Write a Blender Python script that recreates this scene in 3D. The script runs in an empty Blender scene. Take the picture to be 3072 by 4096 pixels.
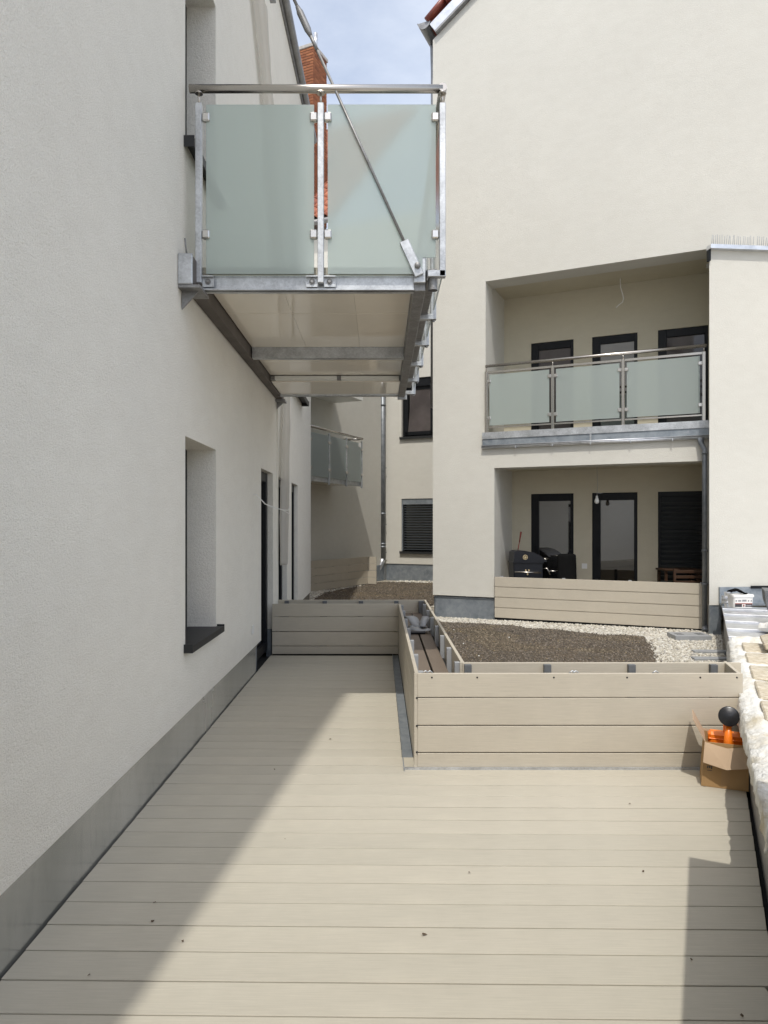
import bpy, bmesh, math, random
import numpy as np
from mathutils import Vector, Matrix, noise

random.seed(7)
rng = np.random.default_rng(7)
SC = bpy.context.scene
COL = SC.collection
V = Vector

# ------------------------------------------------------------------ camera
cam_d = bpy.data.cameras.new("camera")
cam = bpy.data.objects.new("camera", cam_d)
COL.objects.link(cam)
cam.location = (0, 0, 1.4)
cam.rotation_euler = (math.radians(90), 0, 0)
cam_d.sensor_fit = 'VERTICAL'
cam_d.sensor_height = 36.0
cam_d.lens = 24.97
cam_d.shift_x = 0.0043
cam_d.shift_y = 0.0122
cam_d.clip_start = 0.05
cam_d.clip_end = 600
SC.camera = cam

# ------------------------------------------------------------------ light
LIGHT_DIR = V((0.069, 0.596, -1.0)).normalized()
world = bpy.data.worlds.new("World")
SC.world = world
world.use_nodes = True
wn, wl = world.node_tree.nodes, world.node_tree.links
bg = wn["Background"]
sky = wn.new("ShaderNodeTexSky")
sky.sky_type = 'NISHITA'
sky.sun_disc = False
sky.sun_elevation = math.radians(59)
sky.sun_rotation = math.radians(186.6)
sky.air_density = 1.0
sky.dust_density = 2.5
sky.ozone_density = 1.0
# thin high cloud veil over the blue
tc = wn.new("ShaderNodeTexCoord")
mp = wn.new("ShaderNodeMapping")
mp.inputs['Scale'].default_value = (1.3, 1.3, 3.0)
nz = wn.new("ShaderNodeTexNoise")
nz.inputs['Scale'].default_value = 2.2
nz.inputs['Detail'].default_value = 7
nz.inputs['Roughness'].default_value = 0.6
rp = wn.new("ShaderNodeValToRGB")
rp.color_ramp.elements[0].position = 0.30
rp.color_ramp.elements[0].color = (0.28, 0.28, 0.28, 1)
rp.color_ramp.elements[1].position = 0.75
rp.color_ramp.elements[1].color = (0.62, 0.62, 0.62, 1)
mx = wn.new("ShaderNodeMix")
mx.data_type = 'RGBA'
mx.inputs['B'].default_value = (6.75, 6.95, 7.25, 1)
wl.new(tc.outputs['Generated'], mp.inputs['Vector'])
wl.new(mp.outputs['Vector'], nz.inputs['Vector'])
wl.new(nz.outputs['Fac'], rp.inputs['Fac'])
wl.new(rp.outputs['Color'], mx.inputs['Factor'])
wl.new(sky.outputs['Color'], mx.inputs['A'])
wl.new(mx.outputs['Result'], bg.inputs['Color'])
bg.inputs['Strength'].default_value = 0.15

sun_d = bpy.data.lights.new("sun", 'SUN')
sun_d.energy = 2.0
sun_d.angle = math.radians(0.53)
sun_d.color = (1.0, 0.965, 0.895)
sun = bpy.data.objects.new("sun", sun_d)
COL.objects.link(sun)
sun.rotation_euler = LIGHT_DIR.to_track_quat('-Z', 'Y').to_euler()
sun.location = (-5, -20, 30)

SC.view_settings.view_transform = 'Standard'
SC.view_settings.look = 'None'
SC.view_settings.gamma = 1
SC.view_settings.exposure = 0.47
SC.view_settings.use_curve_mapping = False

# ------------------------------------------------------------------ helpers
def link(o):
    COL.objects.link(o)
    return o

def wloc(o):
    p = V((0, 0, 0))
    while o is not None:
        p = p + o.location
        o = o.parent
    return p

class MB:
    """collects solids in world coordinates; build() makes ONE mesh object"""
    def __init__(self):
        self.bm = bmesh.new()
    def quad(self, *pts):
        return self.bm.faces.new([self.bm.verts.new(p) for p in pts])
    def box(self, x0, x1, y0, y1, z0, z1, bev=0):
        return self.obox(V((x0, y0, z0)), V((1, 0, 0)), V((0, 1, 0)), V((0, 0, 1)), x1-x0, y1-y0, z1-z0, bev)
    def obox(self, o, a, b, c, la, lb, lc, bev=0):
        """box from corner o along unit axes a, b, c"""
        o, a, b, c = V(o), V(a), V(b), V(c)
        vs = [self.bm.verts.new(o + a*i*la + b*j*lb + c*k*lc)
              for i in (0, 1) for j in (0, 1) for k in (0, 1)]
        idx = [(0, 1, 3, 2), (4, 6, 7, 5), (0, 4, 5, 1), (2, 3, 7, 6), (0, 2, 6, 4), (1, 5, 7, 3)]
        fs = [self.bm.faces.new([vs[i] for i in q]) for q in idx]
        if a.cross(b).dot(c)*la*lb*lc < 0:
            bmesh.ops.reverse_faces(self.bm, faces=fs)
        if bev:
            es = list({e for f in fs for e in f.edges})
            bmesh.ops.bevel(self.bm, geom=es, offset=bev, segments=1, affect='EDGES', profile=0.5)
        return fs
    def tube(self, pts, r, n=12, caps=True, flat=None):
        """round tube along a polyline; r may be a list"""
        pts = [V(p) for p in pts]
        rs = r if isinstance(r, (list, tuple)) else [r]*len(pts)
        rings = []
        up = None
        for i, p in enumerate(pts):
            if i == 0: d = pts[1]-p
            elif i == len(pts)-1: d = p-pts[i-1]
            else: d = (pts[i+1]-p).normalized() + (p-pts[i-1]).normalized()
            d.normalize()
            if up is None:
                up = V((0, 0, 1)) if abs(d.z) < 0.9 else V((1, 0, 0))
            s = d.cross(up); s.normalize()
            t = s.cross(d); t.normalize()
            up = t
            rings.append([self.bm.verts.new(p + (s*math.cos(2*math.pi*k/n) + t*math.sin(2*math.pi*k/n))*rs[i]) for k in range(n)])
        for i in range(len(rings)-1):
            for k in range(n):
                f = self.bm.faces.new([rings[i][k], rings[i][(k+1) % n], rings[i+1][(k+1) % n], rings[i+1][k]])
                f.smooth = True
        if caps:
            self.bm.faces.new(list(reversed(rings[0])))
            self.bm.faces.new(rings[-1])
    def prism(self, poly, ext):
        """extrude a planar polygon (list of 3D points) by vector ext"""
        ext = V(ext)
        a = [self.bm.verts.new(V(p)) for p in poly]
        b = [self.bm.verts.new(V(p)+ext) for p in poly]
        n = len(a)
        self.bm.faces.new(a); self.bm.faces.new(list(reversed(b)))
        for i in range(n):
            self.bm.faces.new([a[i], b[i], b[(i+1) % n], a[(i+1) % n]])
        bmesh.ops.recalc_face_normals(self.bm, faces=self.bm.faces)
    def lathe(self, o, axis, prof, n=20, smooth=True):
        """prof = [(r, h)]"""
        o = V(o); axis = V(axis).normalized()
        u = axis.orthogonal().normalized(); w = axis.cross(u)
        rings = []
        for r, h in prof:
            rings.append([self.bm.verts.new(o + axis*h + (u*math.cos(2*math.pi*k/n)+w*math.sin(2*math.pi*k/n))*max(r, 1e-4)) for k in range(n)])
        for i in range(len(rings)-1):
            for k in range(n):
                f = self.bm.faces.new([rings[i][k], rings[i][(k+1) % n], rings[i+1][(k+1) % n], rings[i+1][k]])
                f.smooth = smooth
    def grid(self, fn, nu, nv, smooth=True):
        vs = [[self.bm.verts.new(fn(i/nu, j/nv)) for j in range(nv+1)] for i in range(nu+1)]
        for i in range(nu):
            for j in range(nv):
                f = self.bm.faces.new([vs[i][j], vs[i+1][j], vs[i+1][j+1], vs[i][j+1]])
                f.smooth = smooth
    def build(self, name, mat, parent=None, loc=None, kind=None):
        base = V(loc) if loc is not None else (wloc(parent) if parent is not None else V((0, 0, 0)))
        me = bpy.data.meshes.new(name)
        bmesh.ops.translate(self.bm, verts=self.bm.verts, vec=-base)
        self.bm.to_mesh(me); self.bm.free()
        me.materials.append(mat)
        o = bpy.data.objects.new(name, me)
        if parent is not None:
            o.parent = parent
            o.location = base - wloc(parent)
        else:
            o.location = base
        if kind: o['kind'] = kind
        return link(o)

def thing(name, loc, label, cat, group=None):
    o = bpy.data.objects.new(name, None)
    o.empty_display_size = 0.1
    o.location = loc
    tag(o, label, cat, group)
    return link(o)

def tag(o, label, cat, group=None):
    o['label'] = label; o['category'] = cat
    if group: o['group'] = group
    return o

def copy_part(src, parent, loc, rot=None):
    c = src.copy()
    c.parent = parent
    c.location = loc
    if rot is not None: c.rotation_euler = rot
    COL.objects.link(c)
    return c

# ------------------------------------------------------------------ materials
def new_mat(name):
    m = bpy.data.materials.new(name); m.use_nodes = True
    return m, m.node_tree.nodes, m.node_tree.links, m.node_tree.nodes['Principled BSDF']

def tex_noise(n, l, scale, detail=4, rough=0.55, vec=None, sc3=None, coord='Object'):
    t = n.new('ShaderNodeTexNoise')
    t.inputs['Scale'].default_value = scale
    t.inputs['Detail'].default_value = detail
    t.inputs['Roughness'].default_value = rough
    c = n.new('ShaderNodeTexCoord')
    src = c.outputs[coord]
    if sc3:
        mp = n.new('ShaderNodeMapping'); mp.inputs['Scale'].default_value = sc3
        l.new(src, mp.inputs['Vector']); src = mp.outputs['Vector']
    l.new(src, t.inputs['Vector'])
    return t

def ramp(n, l, src, p0, c0, p1, c1):
    r = n.new('ShaderNodeValToRGB')
    r.color_ramp.elements[0].position = p0; r.color_ramp.elements[0].color = (*c0, 1)
    r.color_ramp.elements[1].position = p1; r.color_ramp.elements[1].color = (*c1, 1)
    l.new(src, r.inputs['Fac'])
    return r

def bump(n, l, src, dist, strength=1.0, prev=None):
    b = n.new('ShaderNodeBump')
    b.inputs['Distance'].default_value = dist
    b.inputs['Strength'].default_value = strength
    l.new(src, b.inputs['Height'])
    if prev: l.new(prev.outputs['Normal'], b.inputs['Normal'])
    return b

def mul_col(n, l, a, b, fac=1.0, mode='MULTIPLY'):
    m = n.new('ShaderNodeMix'); m.data_type = 'RGBA'; m.blend_type = mode
    m.inputs['Factor'].default_value = fac
    l.new(a, m.inputs['A'])
    if hasattr(b, 'default_value') or hasattr(b, 'is_linked'): l.new(b, m.inputs['B'])
    else: m.inputs['B'].default_value = (*b, 1)
    return m

def c3(c, k): return tuple(x*k for x in c)

def mat_simple(name, col, rough=0.5, metal=0.0, spec=0.5, var=0.08, nscale=8, bumpd=0.0, bscale=60, sc3=None):
    m, n, l, p = new_mat(name)
    t = tex_noise(n, l, nscale, 5, sc3=sc3)
    r = ramp(n, l, t.outputs['Fac'], 0.3, c3(col, 1-var), 0.7, c3(col, 1+var))
    l.new(r.outputs['Color'], p.inputs['Base Color'])
    p.inputs['Roughness'].default_value = rough
    p.inputs['Metallic'].default_value = metal
    p.inputs['Specular IOR Level'].default_value = spec
    if bumpd:
        t2 = tex_noise(n, l, bscale, 3)
        b = bump(n, l, t2.outputs['Fac'], bumpd)
        l.new(b.outputs['Normal'], p.inputs['Normal'])
    return m

def mat_stucco(name, col, grain=1.0):
    m, n, l, p = new_mat(name)
    # slow trowel / weather tone changes
    a = tex_noise(n, l, 0.55, 4, 0.6)
    ra = ramp(n, l, a.outputs['Fac'], 0.3, c3(col, 0.955), 0.7, c3(col, 1.02))
    # horizontal-ish rubbing marks
    b_ = tex_noise(n, l, 5.0, 5, 0.65, sc3=(1, 1, 2.2))
    rb = ramp(n, l, b_.outputs['Fac'], 0.3, (0.955, 0.95, 0.945), 0.7, (1.0, 1.0, 1.0))
    mm = mul_col(n, l, ra.outputs['Color'], rb.outputs['Color'])
    # faint splash dirt close to the ground
    g = n.new('ShaderNodeNewGeometry')
    sx = n.new('ShaderNodeSeparateXYZ'); l.new(g.outputs['Position'], sx.inputs['Vector'])
    d = tex_noise(n, l, 9.0, 5, 0.7)
    # grain
    f1 = tex_noise(n, l, 190, 3, 0.6)
    f2 = tex_noise(n, l, 60, 3, 0.6)
    rg = ramp(n, l, f1.outputs['Fac'], 0.30, (0.80, 0.795, 0.785), 0.62, (1.04, 1.04, 1.04))
    mg = mul_col(n, l, mm.outputs['Result'], rg.outputs['Color'], 0.8*grain)
    l.new(mg.outputs['Result'], p.inputs['Base Color'])
    bb = bump(n, l, f1.outputs['Fac'], 0.008*grain)
    bb2 = bump(n, l, f2.outputs['Fac'], 0.006*grain, 1.0, bb)
    l.new(bb2.outputs['Normal'], p.inputs['Normal'])
    p.inputs['Roughness'].default_value = 0.93
    p.inputs['Specular IOR Level'].default_value = 0.2
    return m

def mat_board(name, col, axis=0, var=0.05):
    """composite board: fine brushed streaks along the board + per-board tone"""
    m, n, l, p = new_mat(name)
    sc = [60, 60, 60]; sc[axis] = 1.6
    t = tex_noise(n, l, 4.0, 4, 0.65, sc3=tuple(sc))
    r = ramp(n, l, t.outputs['Fac'], 0.3, c3(col, 0.90), 0.7, c3(col, 1.05))
    oi = n.new('ShaderNodeObjectInfo')
    ro = ramp(n, l, oi.outputs['Random'], 0.0, (1-var, 1-var, 1-var*1.1), 1.0, (1.0+var*.6, 1.0+var*.5, 1.0+var*.4))
    mm = mul_col(n, l, r.outputs['Color'], ro.outputs['Color'])
    # dusty blotches
    d = tex_noise(n, l, 2.3, 6, 0.65)
    rd = ramp(n, l, d.outputs['Fac'], 0.32, (0.90, 0.895, 0.89), 0.62, (1.0, 1.0, 1.0))
    m2 = mul_col(n, l, mm.outputs['Result'], rd.outputs['Color'], 0.75)
    ft = tex_noise(n, l, 0.9, 8, 0.75, coord='Generated' if False else 'Object')
    rf_ = ramp(n, l, ft.outputs['Fac'], 0.50, (1, 1, 1), 0.72, (1.07, 1.065, 1.05))
    m2 = mul_col(n, l, m2.outputs['Result'], rf_.outputs['Color'], 1.0)
    sp = tex_noise(n, l, 38, 2, 0.5)
    rs = ramp(n, l, sp.outputs['Fac'], 0.74, (1, 1, 1), 0.80, (0.80, 0.78, 0.74))
    m3 = mul_col(n, l, m2.outputs['Result'], rs.outputs['Color'], 0.35)
    l.new(m3.outputs['Result'], p.inputs['Base Color'])
    bb = bump(n, l, t.outputs['Fac'], 0.0006)
    l.new(bb.outputs['Normal'], p.inputs['Normal'])
    p.inputs['Roughness'].default_value = 0.62
    p.inputs['Specular IOR Level'].default_value = 0.35
    return m

def mat_galv(name, lo, hi, rough=0.42, scale=30, metal=0.75, streak=None):
    m, n, l, p = new_mat(name)
    vz = n.new('ShaderNodeTexVoronoi'); vz.inputs['Scale'].default_value = scale
    c = n.new('ShaderNodeTexCoord')
    l.new(c.outputs['Object'], vz.inputs['Vector'])
    sep = n.new('ShaderNodeSeparateColor'); l.new(vz.outputs['Color'], sep.inputs['Color'])
    t = tex_noise(n, l, 7, 6, 0.7, sc3=streak)
    ad = n.new('ShaderNodeMath'); ad.operation = 'MULTIPLY_ADD'
    l.new(sep.outputs['Red'], ad.inputs[0]); ad.inputs[1].default_value = 0.14
    l.new(t.outputs['Fac'], ad.inputs[2])
    r = ramp(n, l, ad.outputs['Value'], 0.34, lo, 0.80, hi)
    l.new(r.outputs['Color'], p.inputs['Base Color'])
    rr = n.new('ShaderNodeMapRange')
    rr.inputs['To Min'].default_value = rough-0.1; rr.inputs['To Max'].default_value = rough+0.18
    l.new(t.outputs['Fac'], rr.inputs['Value']); l.new(rr.outputs['Result'], p.inputs['Roughness'])
    p.inputs['Metallic'].default_value = metal
    bb = bump(n, l, t.outputs['Fac'], 0.0008)
    l.new(bb.outputs['Normal'], p.inputs['Normal'])
    return m

def mat_frosted(name):
    m, n, l, p = new_mat(name)
    n.remove(p)
    out = n['Material Output']
    col = (0.84, 0.90, 0.87, 1)
    dif = n.new('ShaderNodeBsdfDiffuse'); dif.inputs['Color'].default_value = (0.70, 0.77, 0.74, 1)
    tr = n.new('ShaderNodeBsdfTranslucent'); tr.inputs['Color'].default_value = col
    rf = n.new('ShaderNodeBsdfRefraction'); rf.inputs['Color'].default_value = (0.88, 0.95, 0.92, 1)
    rf.inputs['Roughness'].default_value = 0.36; rf.inputs['IOR'].default_value = 1.04
    gl = n.new('ShaderNodeBsdfGlossy'); gl.inputs['Roughness'].default_value = 0.12
    m1 = n.new('ShaderNodeMixShader'); m1.inputs[0].default_value = 0.5
    l.new(dif.outputs[0], m1.inputs[1]); l.new(tr.outputs[0], m1.inputs[2])
    m2 = n.new('ShaderNodeMixShader'); m2.inputs[0].default_value = 0.40
    l.new(m1.outputs[0], m2.inputs[1]); l.new(rf.outputs[0], m2.inputs[2])
    fr = n.new('ShaderNodeFresnel'); fr.inputs['IOR'].default_value = 1.45
    m3 = n.new('ShaderNodeMixShader')
    l.new(fr.outputs[0], m3.inputs[0]); l.new(m2.outputs[0], m3.inputs[1]); l.new(gl.outputs[0], m3.inputs[2])
    l.new(m3.outputs[0], out.inputs['Surface'])
    return m

STUCCO = mat_stucco("stucco_cream", (0.635, 0.618, 0.56), .35)
STUCCO_L = mat_stucco("stucco_shade_lifted", (0.89, 0.86, 0.785), .85)  # same render as the cream, made paler to lift this wall's shade by colour
STUCCO_K = mat_stucco("stucco_loggia_shade", (0.60, 0.55, 0.43), .3)  # darker khaki copy of the cream: loggia shade put into the colour
DECK = mat_board("deck_board", (0.480, 0.446, 0.368), 0, 0.04)
BOARD_X = mat_board("cladding_board_x", (0.50, 0.452, 0.368), 0, 0.03)
BOARD_Y = mat_board("cladding_board_y", (0.50, 0.452, 0.368), 1, 0.03)
BROWN = mat_board("brown_board", (0.17, 0.135, 0.105), 1, 0.03)
DARKGAP = mat_simple("dark_underlay", (0.02, 0.02, 0.02), 0.9)
GALV = mat_galv("galvanised_steel", (0.36, 0.37, 0.38), (0.66, 0.68, 0.70), 0.42, 95)
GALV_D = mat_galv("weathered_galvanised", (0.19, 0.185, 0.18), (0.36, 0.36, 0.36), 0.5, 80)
BROWNSTEEL = mat_simple("wall_beam_steel", (0.115, 0.10, 0.09), 0.55, 0.4, nscale=5, var=.25)
ZINC = mat_galv("zinc_sheet", (0.20, 0.23, 0.26), (0.36, 0.39, 0.42), 0.45, 14, 0.55)
def mat_plinth():
    m, n, l, p = new_mat("plinth_sheet")
    t = tex_noise(n, l, 1.5, 4, 0.55, sc3=(1, 1.0, 0.35))
    r = ramp(n, l, t.outputs['Fac'], 0.30, (0.42, 0.435, 0.425), 0.62, (0.68, 0.69, 0.68))
    d = tex_noise(n, l, 9, 6, 0.75, sc3=(1, 2.5, .6))
    rd = ramp(n, l, d.outputs['Fac'], 0.30, (0.72, 0.72, 0.72), 0.5, (1, 1, 1))
    mm = mul_col(n, l, r.outputs['Color'], rd.outputs['Color'], .5)
    l.new(mm.outputs['Result'], p.inputs['Base Color'])
    p.inputs['Metallic'].default_value = 0.8
    rr = n.new('ShaderNodeMapRange'); rr.inputs['To Min'].default_value = .14; rr.inputs['To Max'].default_value = .34
    l.new(t.outputs['Fac'], rr.inputs['Value']); l.new(rr.outputs['Result'], p.inputs['Roughness'])
    w = tex_noise(n, l, 2.2, 2); b = bump(n, l, w.outputs['Fac'], .012); l.new(b.outputs['Normal'], p.inputs['Normal'])
    return m
PLINTH = mat_plinth()
PIPEZ = mat_galv("downpipe_zinc", (0.14, 0.155, 0.17), (0.27, 0.285, 0.30), 0.42, 9, 0.5)
BRIGHT = mat_galv("bright_metal", (0.55, 0.56, 0.58), (0.80, 0.81, 0.83), 0.3, 8, 0.85)
STEEL = mat_simple("brushed_stainless", (0.52, 0.49, 0.45), 0.27, 1.0, var=.05, nscale=40, sc3=(.1, .1, 6))
CLAMP = mat_simple("satin_clamp", (0.66, 0.64, 0.61), 0.3, 1.0, var=.03)
FROST = mat_frosted("frosted_glass")
ANTH = mat_simple("anthracite_frame", (0.007, 0.008, 0.010), 0.45, 0, 0.25, .1)
SILL = mat_simple("anthracite_sill", (0.024, 0.025, 0.026), 0.5, 0, .35, .12, 14)
BLIND = mat_simple("dark_blind_slat", (0.055, 0.062, 0.068), 0.38, .3, .5, .06)
SOFFIT = mat_simple("soffit_laminate", (0.86, 0.80, 0.69), 0.06, 0, .55, .03, 3)
SOFFIT.node_tree.nodes['Principled BSDF'].inputs['IOR'].default_value = 1.85
WHITEMETAL = mat_simple("white_metal", (0.78, 0.78, 0.74), 0.35, 0, .5, .03)
CONCRETE = mat_simple("concrete_cap", (0.42, 0.40, 0.37), 0.85, 0, .3, .15, 12, .003, 60)
CARD_OUT = mat_simple("cardboard", (0.36, 0.225, 0.105), 0.8, 0, .25, .07, 9, .0006, 60)
CARD_IN = mat_simple("cardboard_inner", (0.46, 0.335, 0.225), 0.8, 0, .25, .05, 9)
ORANGE = mat_simple("orange_plastic", (0.86, 0.20, 0.012), 0.36, 0, .5, .05, 14)
BLACKPL = mat_simple("black_rubber", (0.012, 0.012, 0.014), 0.28, 0, .5, .1)
BLACKMAT = mat_simple("black_fabric", (0.007, 0.007, 0.007), 0.9, 0, .08, .1)
GRILLBLK = mat_simple("black_enamel", (0.009, 0.010, 0.014), 0.32, 0, .3, .1)
WHITEPL = mat_simple("white_plastic", (0.76, 0.75, 0.72), 0.4, 0, .5, .04)
RED = mat_simple("dark_red", (0.25, 0.045, 0.03), 0.5)
BRASS = mat_simple("brass", (0.62, 0.50, 0.30), 0.35, .9)
WOOD = mat_simple("brown_wood", (0.045, 0.021, 0.010), 0.5, 0, .4, .2, 6, sc3=(1, 1, 9))
CUSHION = mat_simple("pale_cushion", (0.42, 0.36, 0.27), 0.9)
GREYBOX = mat_simple("grey_mortar_tub", (0.13, 0.135, 0.14), 0.6, 0, .4, .15, 10, .002, 50)
GREYPL = mat_simple("grey_plastic_profile", (0.30, 0.31, 0.32), 0.45, 0, .5, .08)
PRINT = mat_simple("dark_print", (0.05, 0.05, 0.055), 0.6)
GREYPRINT = mat_simple("grey_print", (0.25, 0.25, 0.26), 0.6)
REDBRICKS = None

def mat_brick():
    m, n, l, p = new_mat("red_brick")
    oi = n.new('ShaderNodeObjectInfo')
    r = ramp(n, l, oi.outputs['Random'], 0.0, (0.20, 0.068, 0.030), 1.0, (0.36, 0.145, 0.065))
    t = tex_noise(n, l, 14, 5)
    rt = ramp(n, l, t.outputs['Fac'], 0.3, (0.75, 0.72, 0.70), 0.7, (1.05, 1.05, 1.05))
    mm = mul_col(n, l, r.outputs['Color'], rt.outputs['Color'])
    l.new(mm.outputs['Result'], p.inputs['Base Color'])
    p.inputs['Roughness'].default_value = 0.9
    b = bump(n, l, t.outputs['Fac'], 0.006); l.new(b.outputs['Normal'], p.inputs['Normal'])
    return m
BRICK = mat_brick()
MORTAR = mat_simple("brick_mortar", (0.17, 0.12, 0.095), 0.95)
def mat_tile():
    m, n, l, p = new_mat("clay_roof_tile")
    oi = n.new('ShaderNodeObjectInfo')
    r = ramp(n, l, oi.outputs['Random'], 0.0, (0.25, 0.066, 0.032), 1.0, (0.46, 0.155, 0.075))
    t = tex_noise(n, l, 9, 5)
    rt = ramp(n, l, t.outputs['Fac'], 0.3, (0.7, 0.68, 0.66), 0.7, (1.05, 1.05, 1.05))
    mm = mul_col(n, l, r.outputs['Color'], rt.outputs['Color'])
    l.new(mm.outputs['Result'], p.inputs['Base Color'])
    p.inputs['Roughness'].default_value = 0.7
    return m
TILE = mat_tile()
GABLETILE = mat_simple("dark_red_gable_tile", (0.20, 0.045, 0.026), 0.4, 0, .5, .12)

def mat_pane(name, col, ior=1.5):
    m, n, l, p = new_mat(name)
    t = tex_noise(n, l, 1.6, 3)
    r = ramp(n, l, t.outputs['Fac'], 0.35, c3(col, 0.75), 0.65, c3(col, 1.2))
    l.new(r.outputs['Color'], p.inputs['Base Color'])
    p.inputs['Roughness'].default_value = 0.02
    p.inputs['IOR'].default_value = ior
    return m
PANE = mat_pane("window_pane", (0.012, 0.011, 0.011), 2.6)
PANE_C = mat_pane("window_pane_curtained", (0.085, 0.072, 0.070), 1.5)
CURTAIN = mat_simple("mauve_curtain", (0.20, 0.165, 0.15), 0.9)

def mat_ground(name, c0, c1, c2, scale, bd):
    m, n, l, p = new_mat(name)
    t = tex_noise(n, l, scale, 6, 0.7)
    r = ramp(n, l, t.outputs['Fac'], 0.32, c0, 0.66, c1)
    e = r.color_ramp.elements.new(0.5); e.color = (*c2, 1)
    t2 = tex_noise(n, l, 1.1, 4)
    r2 = ramp(n, l, t2.outputs['Fac'], 0.3, (0.8, 0.8, 0.8), 0.7, (1.1, 1.05, 0.98))
    mm = mul_col(n, l, r.outputs['Color'], r2.outputs['Color'])
    l.new(mm.outputs['Result'], p.inputs['Base Color'])
    p.inputs['Roughness'].default_value = 0.95
    p.inputs['Specular IOR Level'].default_value = 0.15
    b = bump(n, l, t.outputs['Fac'], bd); l.new(b.outputs['Normal'], p.inputs['Normal'])
    return m
SOILM = mat_ground("green_roof_substrate", (0.068, 0.056, 0.043), (0.185, 0.152, 0.116), (0.118, 0.096, 0.072), 42, 0.018)
GRAVELM = mat_ground("gravel_bed", (0.17, 0.155, 0.125), (0.44, 0.41, 0.35), (0.32, 0.295, 0.245), 34, 0.02)
STREET = mat_simple("courtyard_ground", (0.36, 0.34, 0.31), 0.9)

def mat_attr(name, rough=0.9):
    """colour per grain stored on the mesh"""
    m, n, l, p = new_mat(name)
    a = n.new('ShaderNodeVertexColor'); a.layer_name = "tone"
    l.new(a.outputs['Color'], p.inputs['Base Color'])
    p.inputs['Roughness'].default_value = rough
    return m
PEBBLEM = mat_attr("limestone_pebble")
GRAINM = mat_attr("substrate_grain")

def mat_fleece():
    m, n, l, p = new_mat("white_fleece")
    t = tex_noise(n, l, 3.2, 6, 0.7)
    r = ramp(n, l, t.outputs['Fac'], 0.34, (0.50, 0.44, 0.32), 0.52, (0.72, 0.71, 0.67))
    l.new(r.outputs['Color'], p.inputs['Base Color'])
    p.inputs['Roughness'].default_value = 0.95
    t2 = tex_noise(n, l, 22, 5, 0.65)
    b = bump(n, l, t2.outputs['Fac'], 0.02); l.new(b.outputs['Normal'], p.inputs['Normal'])
    return m
FLEECE = mat_fleece()
SLABM = mat_ground("sandy_stone_slab", (0.36, 0.31, 0.215), (0.68, 0.64, 0.55), (0.57, 0.515, 0.41), 24, 0.006)

def mat_film():
    m, n, l, p = new_mat("milky_plastic_film")
    n.remove(p); out = n['Material Output']
    d = n.new('ShaderNodeBsdfDiffuse'); d.inputs['Color'].default_value = (0.70, 0.66, 0.60, 1)
    tl = n.new('ShaderNodeBsdfTranslucent'); tl.inputs['Color'].default_value = (0.7, 0.68, 0.62, 1)
    tp = n.new('ShaderNodeBsdfTransparent')
    g = n.new('ShaderNodeBsdfGlossy'); g.inputs['Roughness'].default_value = 0.3
    a = n.new('ShaderNodeMixShader'); a.inputs[0].default_value = 0.4
    l.new(d.outputs[0], a.inputs[1]); l.new(tl.outputs[0], a.inputs[2])
    b = n.new('ShaderNodeMixShader'); b.inputs[0].default_value = 0.35
    l.new(a.outputs[0], b.inputs[1]); l.new(tp.outputs[0], b.inputs[2])
    c = n.new('ShaderNodeMixShader'); c.inputs[0].default_value = 0.06
    l.new(b.outputs[0], c.inputs[1]); l.new(g.outputs[0], c.inputs[2])
    l.new(c.outputs[0], out.inputs['Surface'])
    return m
FILM = mat_film()

# ------------------------------------------------------------------ building helpers
UP = V((0, 0, 1))
class Face:
    """a vertical facade: origin o, unit direction d along it, n pointing INTO the house"""
    def __init__(self, ox, oy, dx, dy, nx, ny):
        self.o = V((ox, oy, 0)); self.d = V((dx, dy, 0)).normalized(); self.n = V((nx, ny, 0)).normalized()
    def p(self, u, z, depth=0.0):
        return self.o + self.d*u + UP*z + self.n*depth
    def box(self, mb, u0, u1, z0, z1, d0, d1, bev=0):
        mb.obox(self.p(u0, z0, d0), self.d, self.n, UP, u1-u0, d1-d0, z1-z0, bev)

def facade_mesh(mb, F, u0, u1, z0, z1, holes, top=None):
    """front skin with rectangular holes and their reveals; holes = (ua, ub, za, zb, depth)"""
    us = sorted({u0, u1, *[min(max(h[i], u0), u1) for h in holes for i in (0, 1)]})
    zs = sorted({z0, z1, *[min(max(h[i], z0), z1) for h in holes for i in (2, 3)]})
    flip = F.d.cross(UP).dot(F.n) > 0
    cache = {}
    def vv(u, z):
        k = (round(u, 5), round(z, 5))
        if k not in cache: cache[k] = mb.bm.verts.new(F.p(u, z))
        return cache[k]
    def addf(vs):
        f = mb.bm.faces.new(vs)
        if flip: f.normal_flip()
        return f
    for i in range(len(us)-1):
        for j in range(len(zs)-1):
            uc, zc = (us[i]+us[i+1])/2, (zs[j]+zs[j+1])/2
            if any(h[0] < uc < h[1] and h[2] < zc < h[3] for h in holes): continue
            addf([vv(us[i], zs[j]), vv(us[i+1], zs[j]), vv(us[i+1], zs[j+1]), vv(us[i], zs[j+1])])
    for ua, ub, za, zb, dp in holes:
        zb_ = zb
        q = lambda u, z, d: F.p(u, z, d)
        za_ = max(za, z0)
        for a, b in (((ua, za_), (ua, zb)), ((ua, zb), (ub, zb)), ((ub, zb), (ub, za_)), ((ub, za_), (ua, za_))):
            if a[1] == za_ and b[1] == za_ and za < z0: continue
            f = mb.quad(q(*a, 0), q(*b, 0), q(*b, dp), q(*a, dp))

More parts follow.
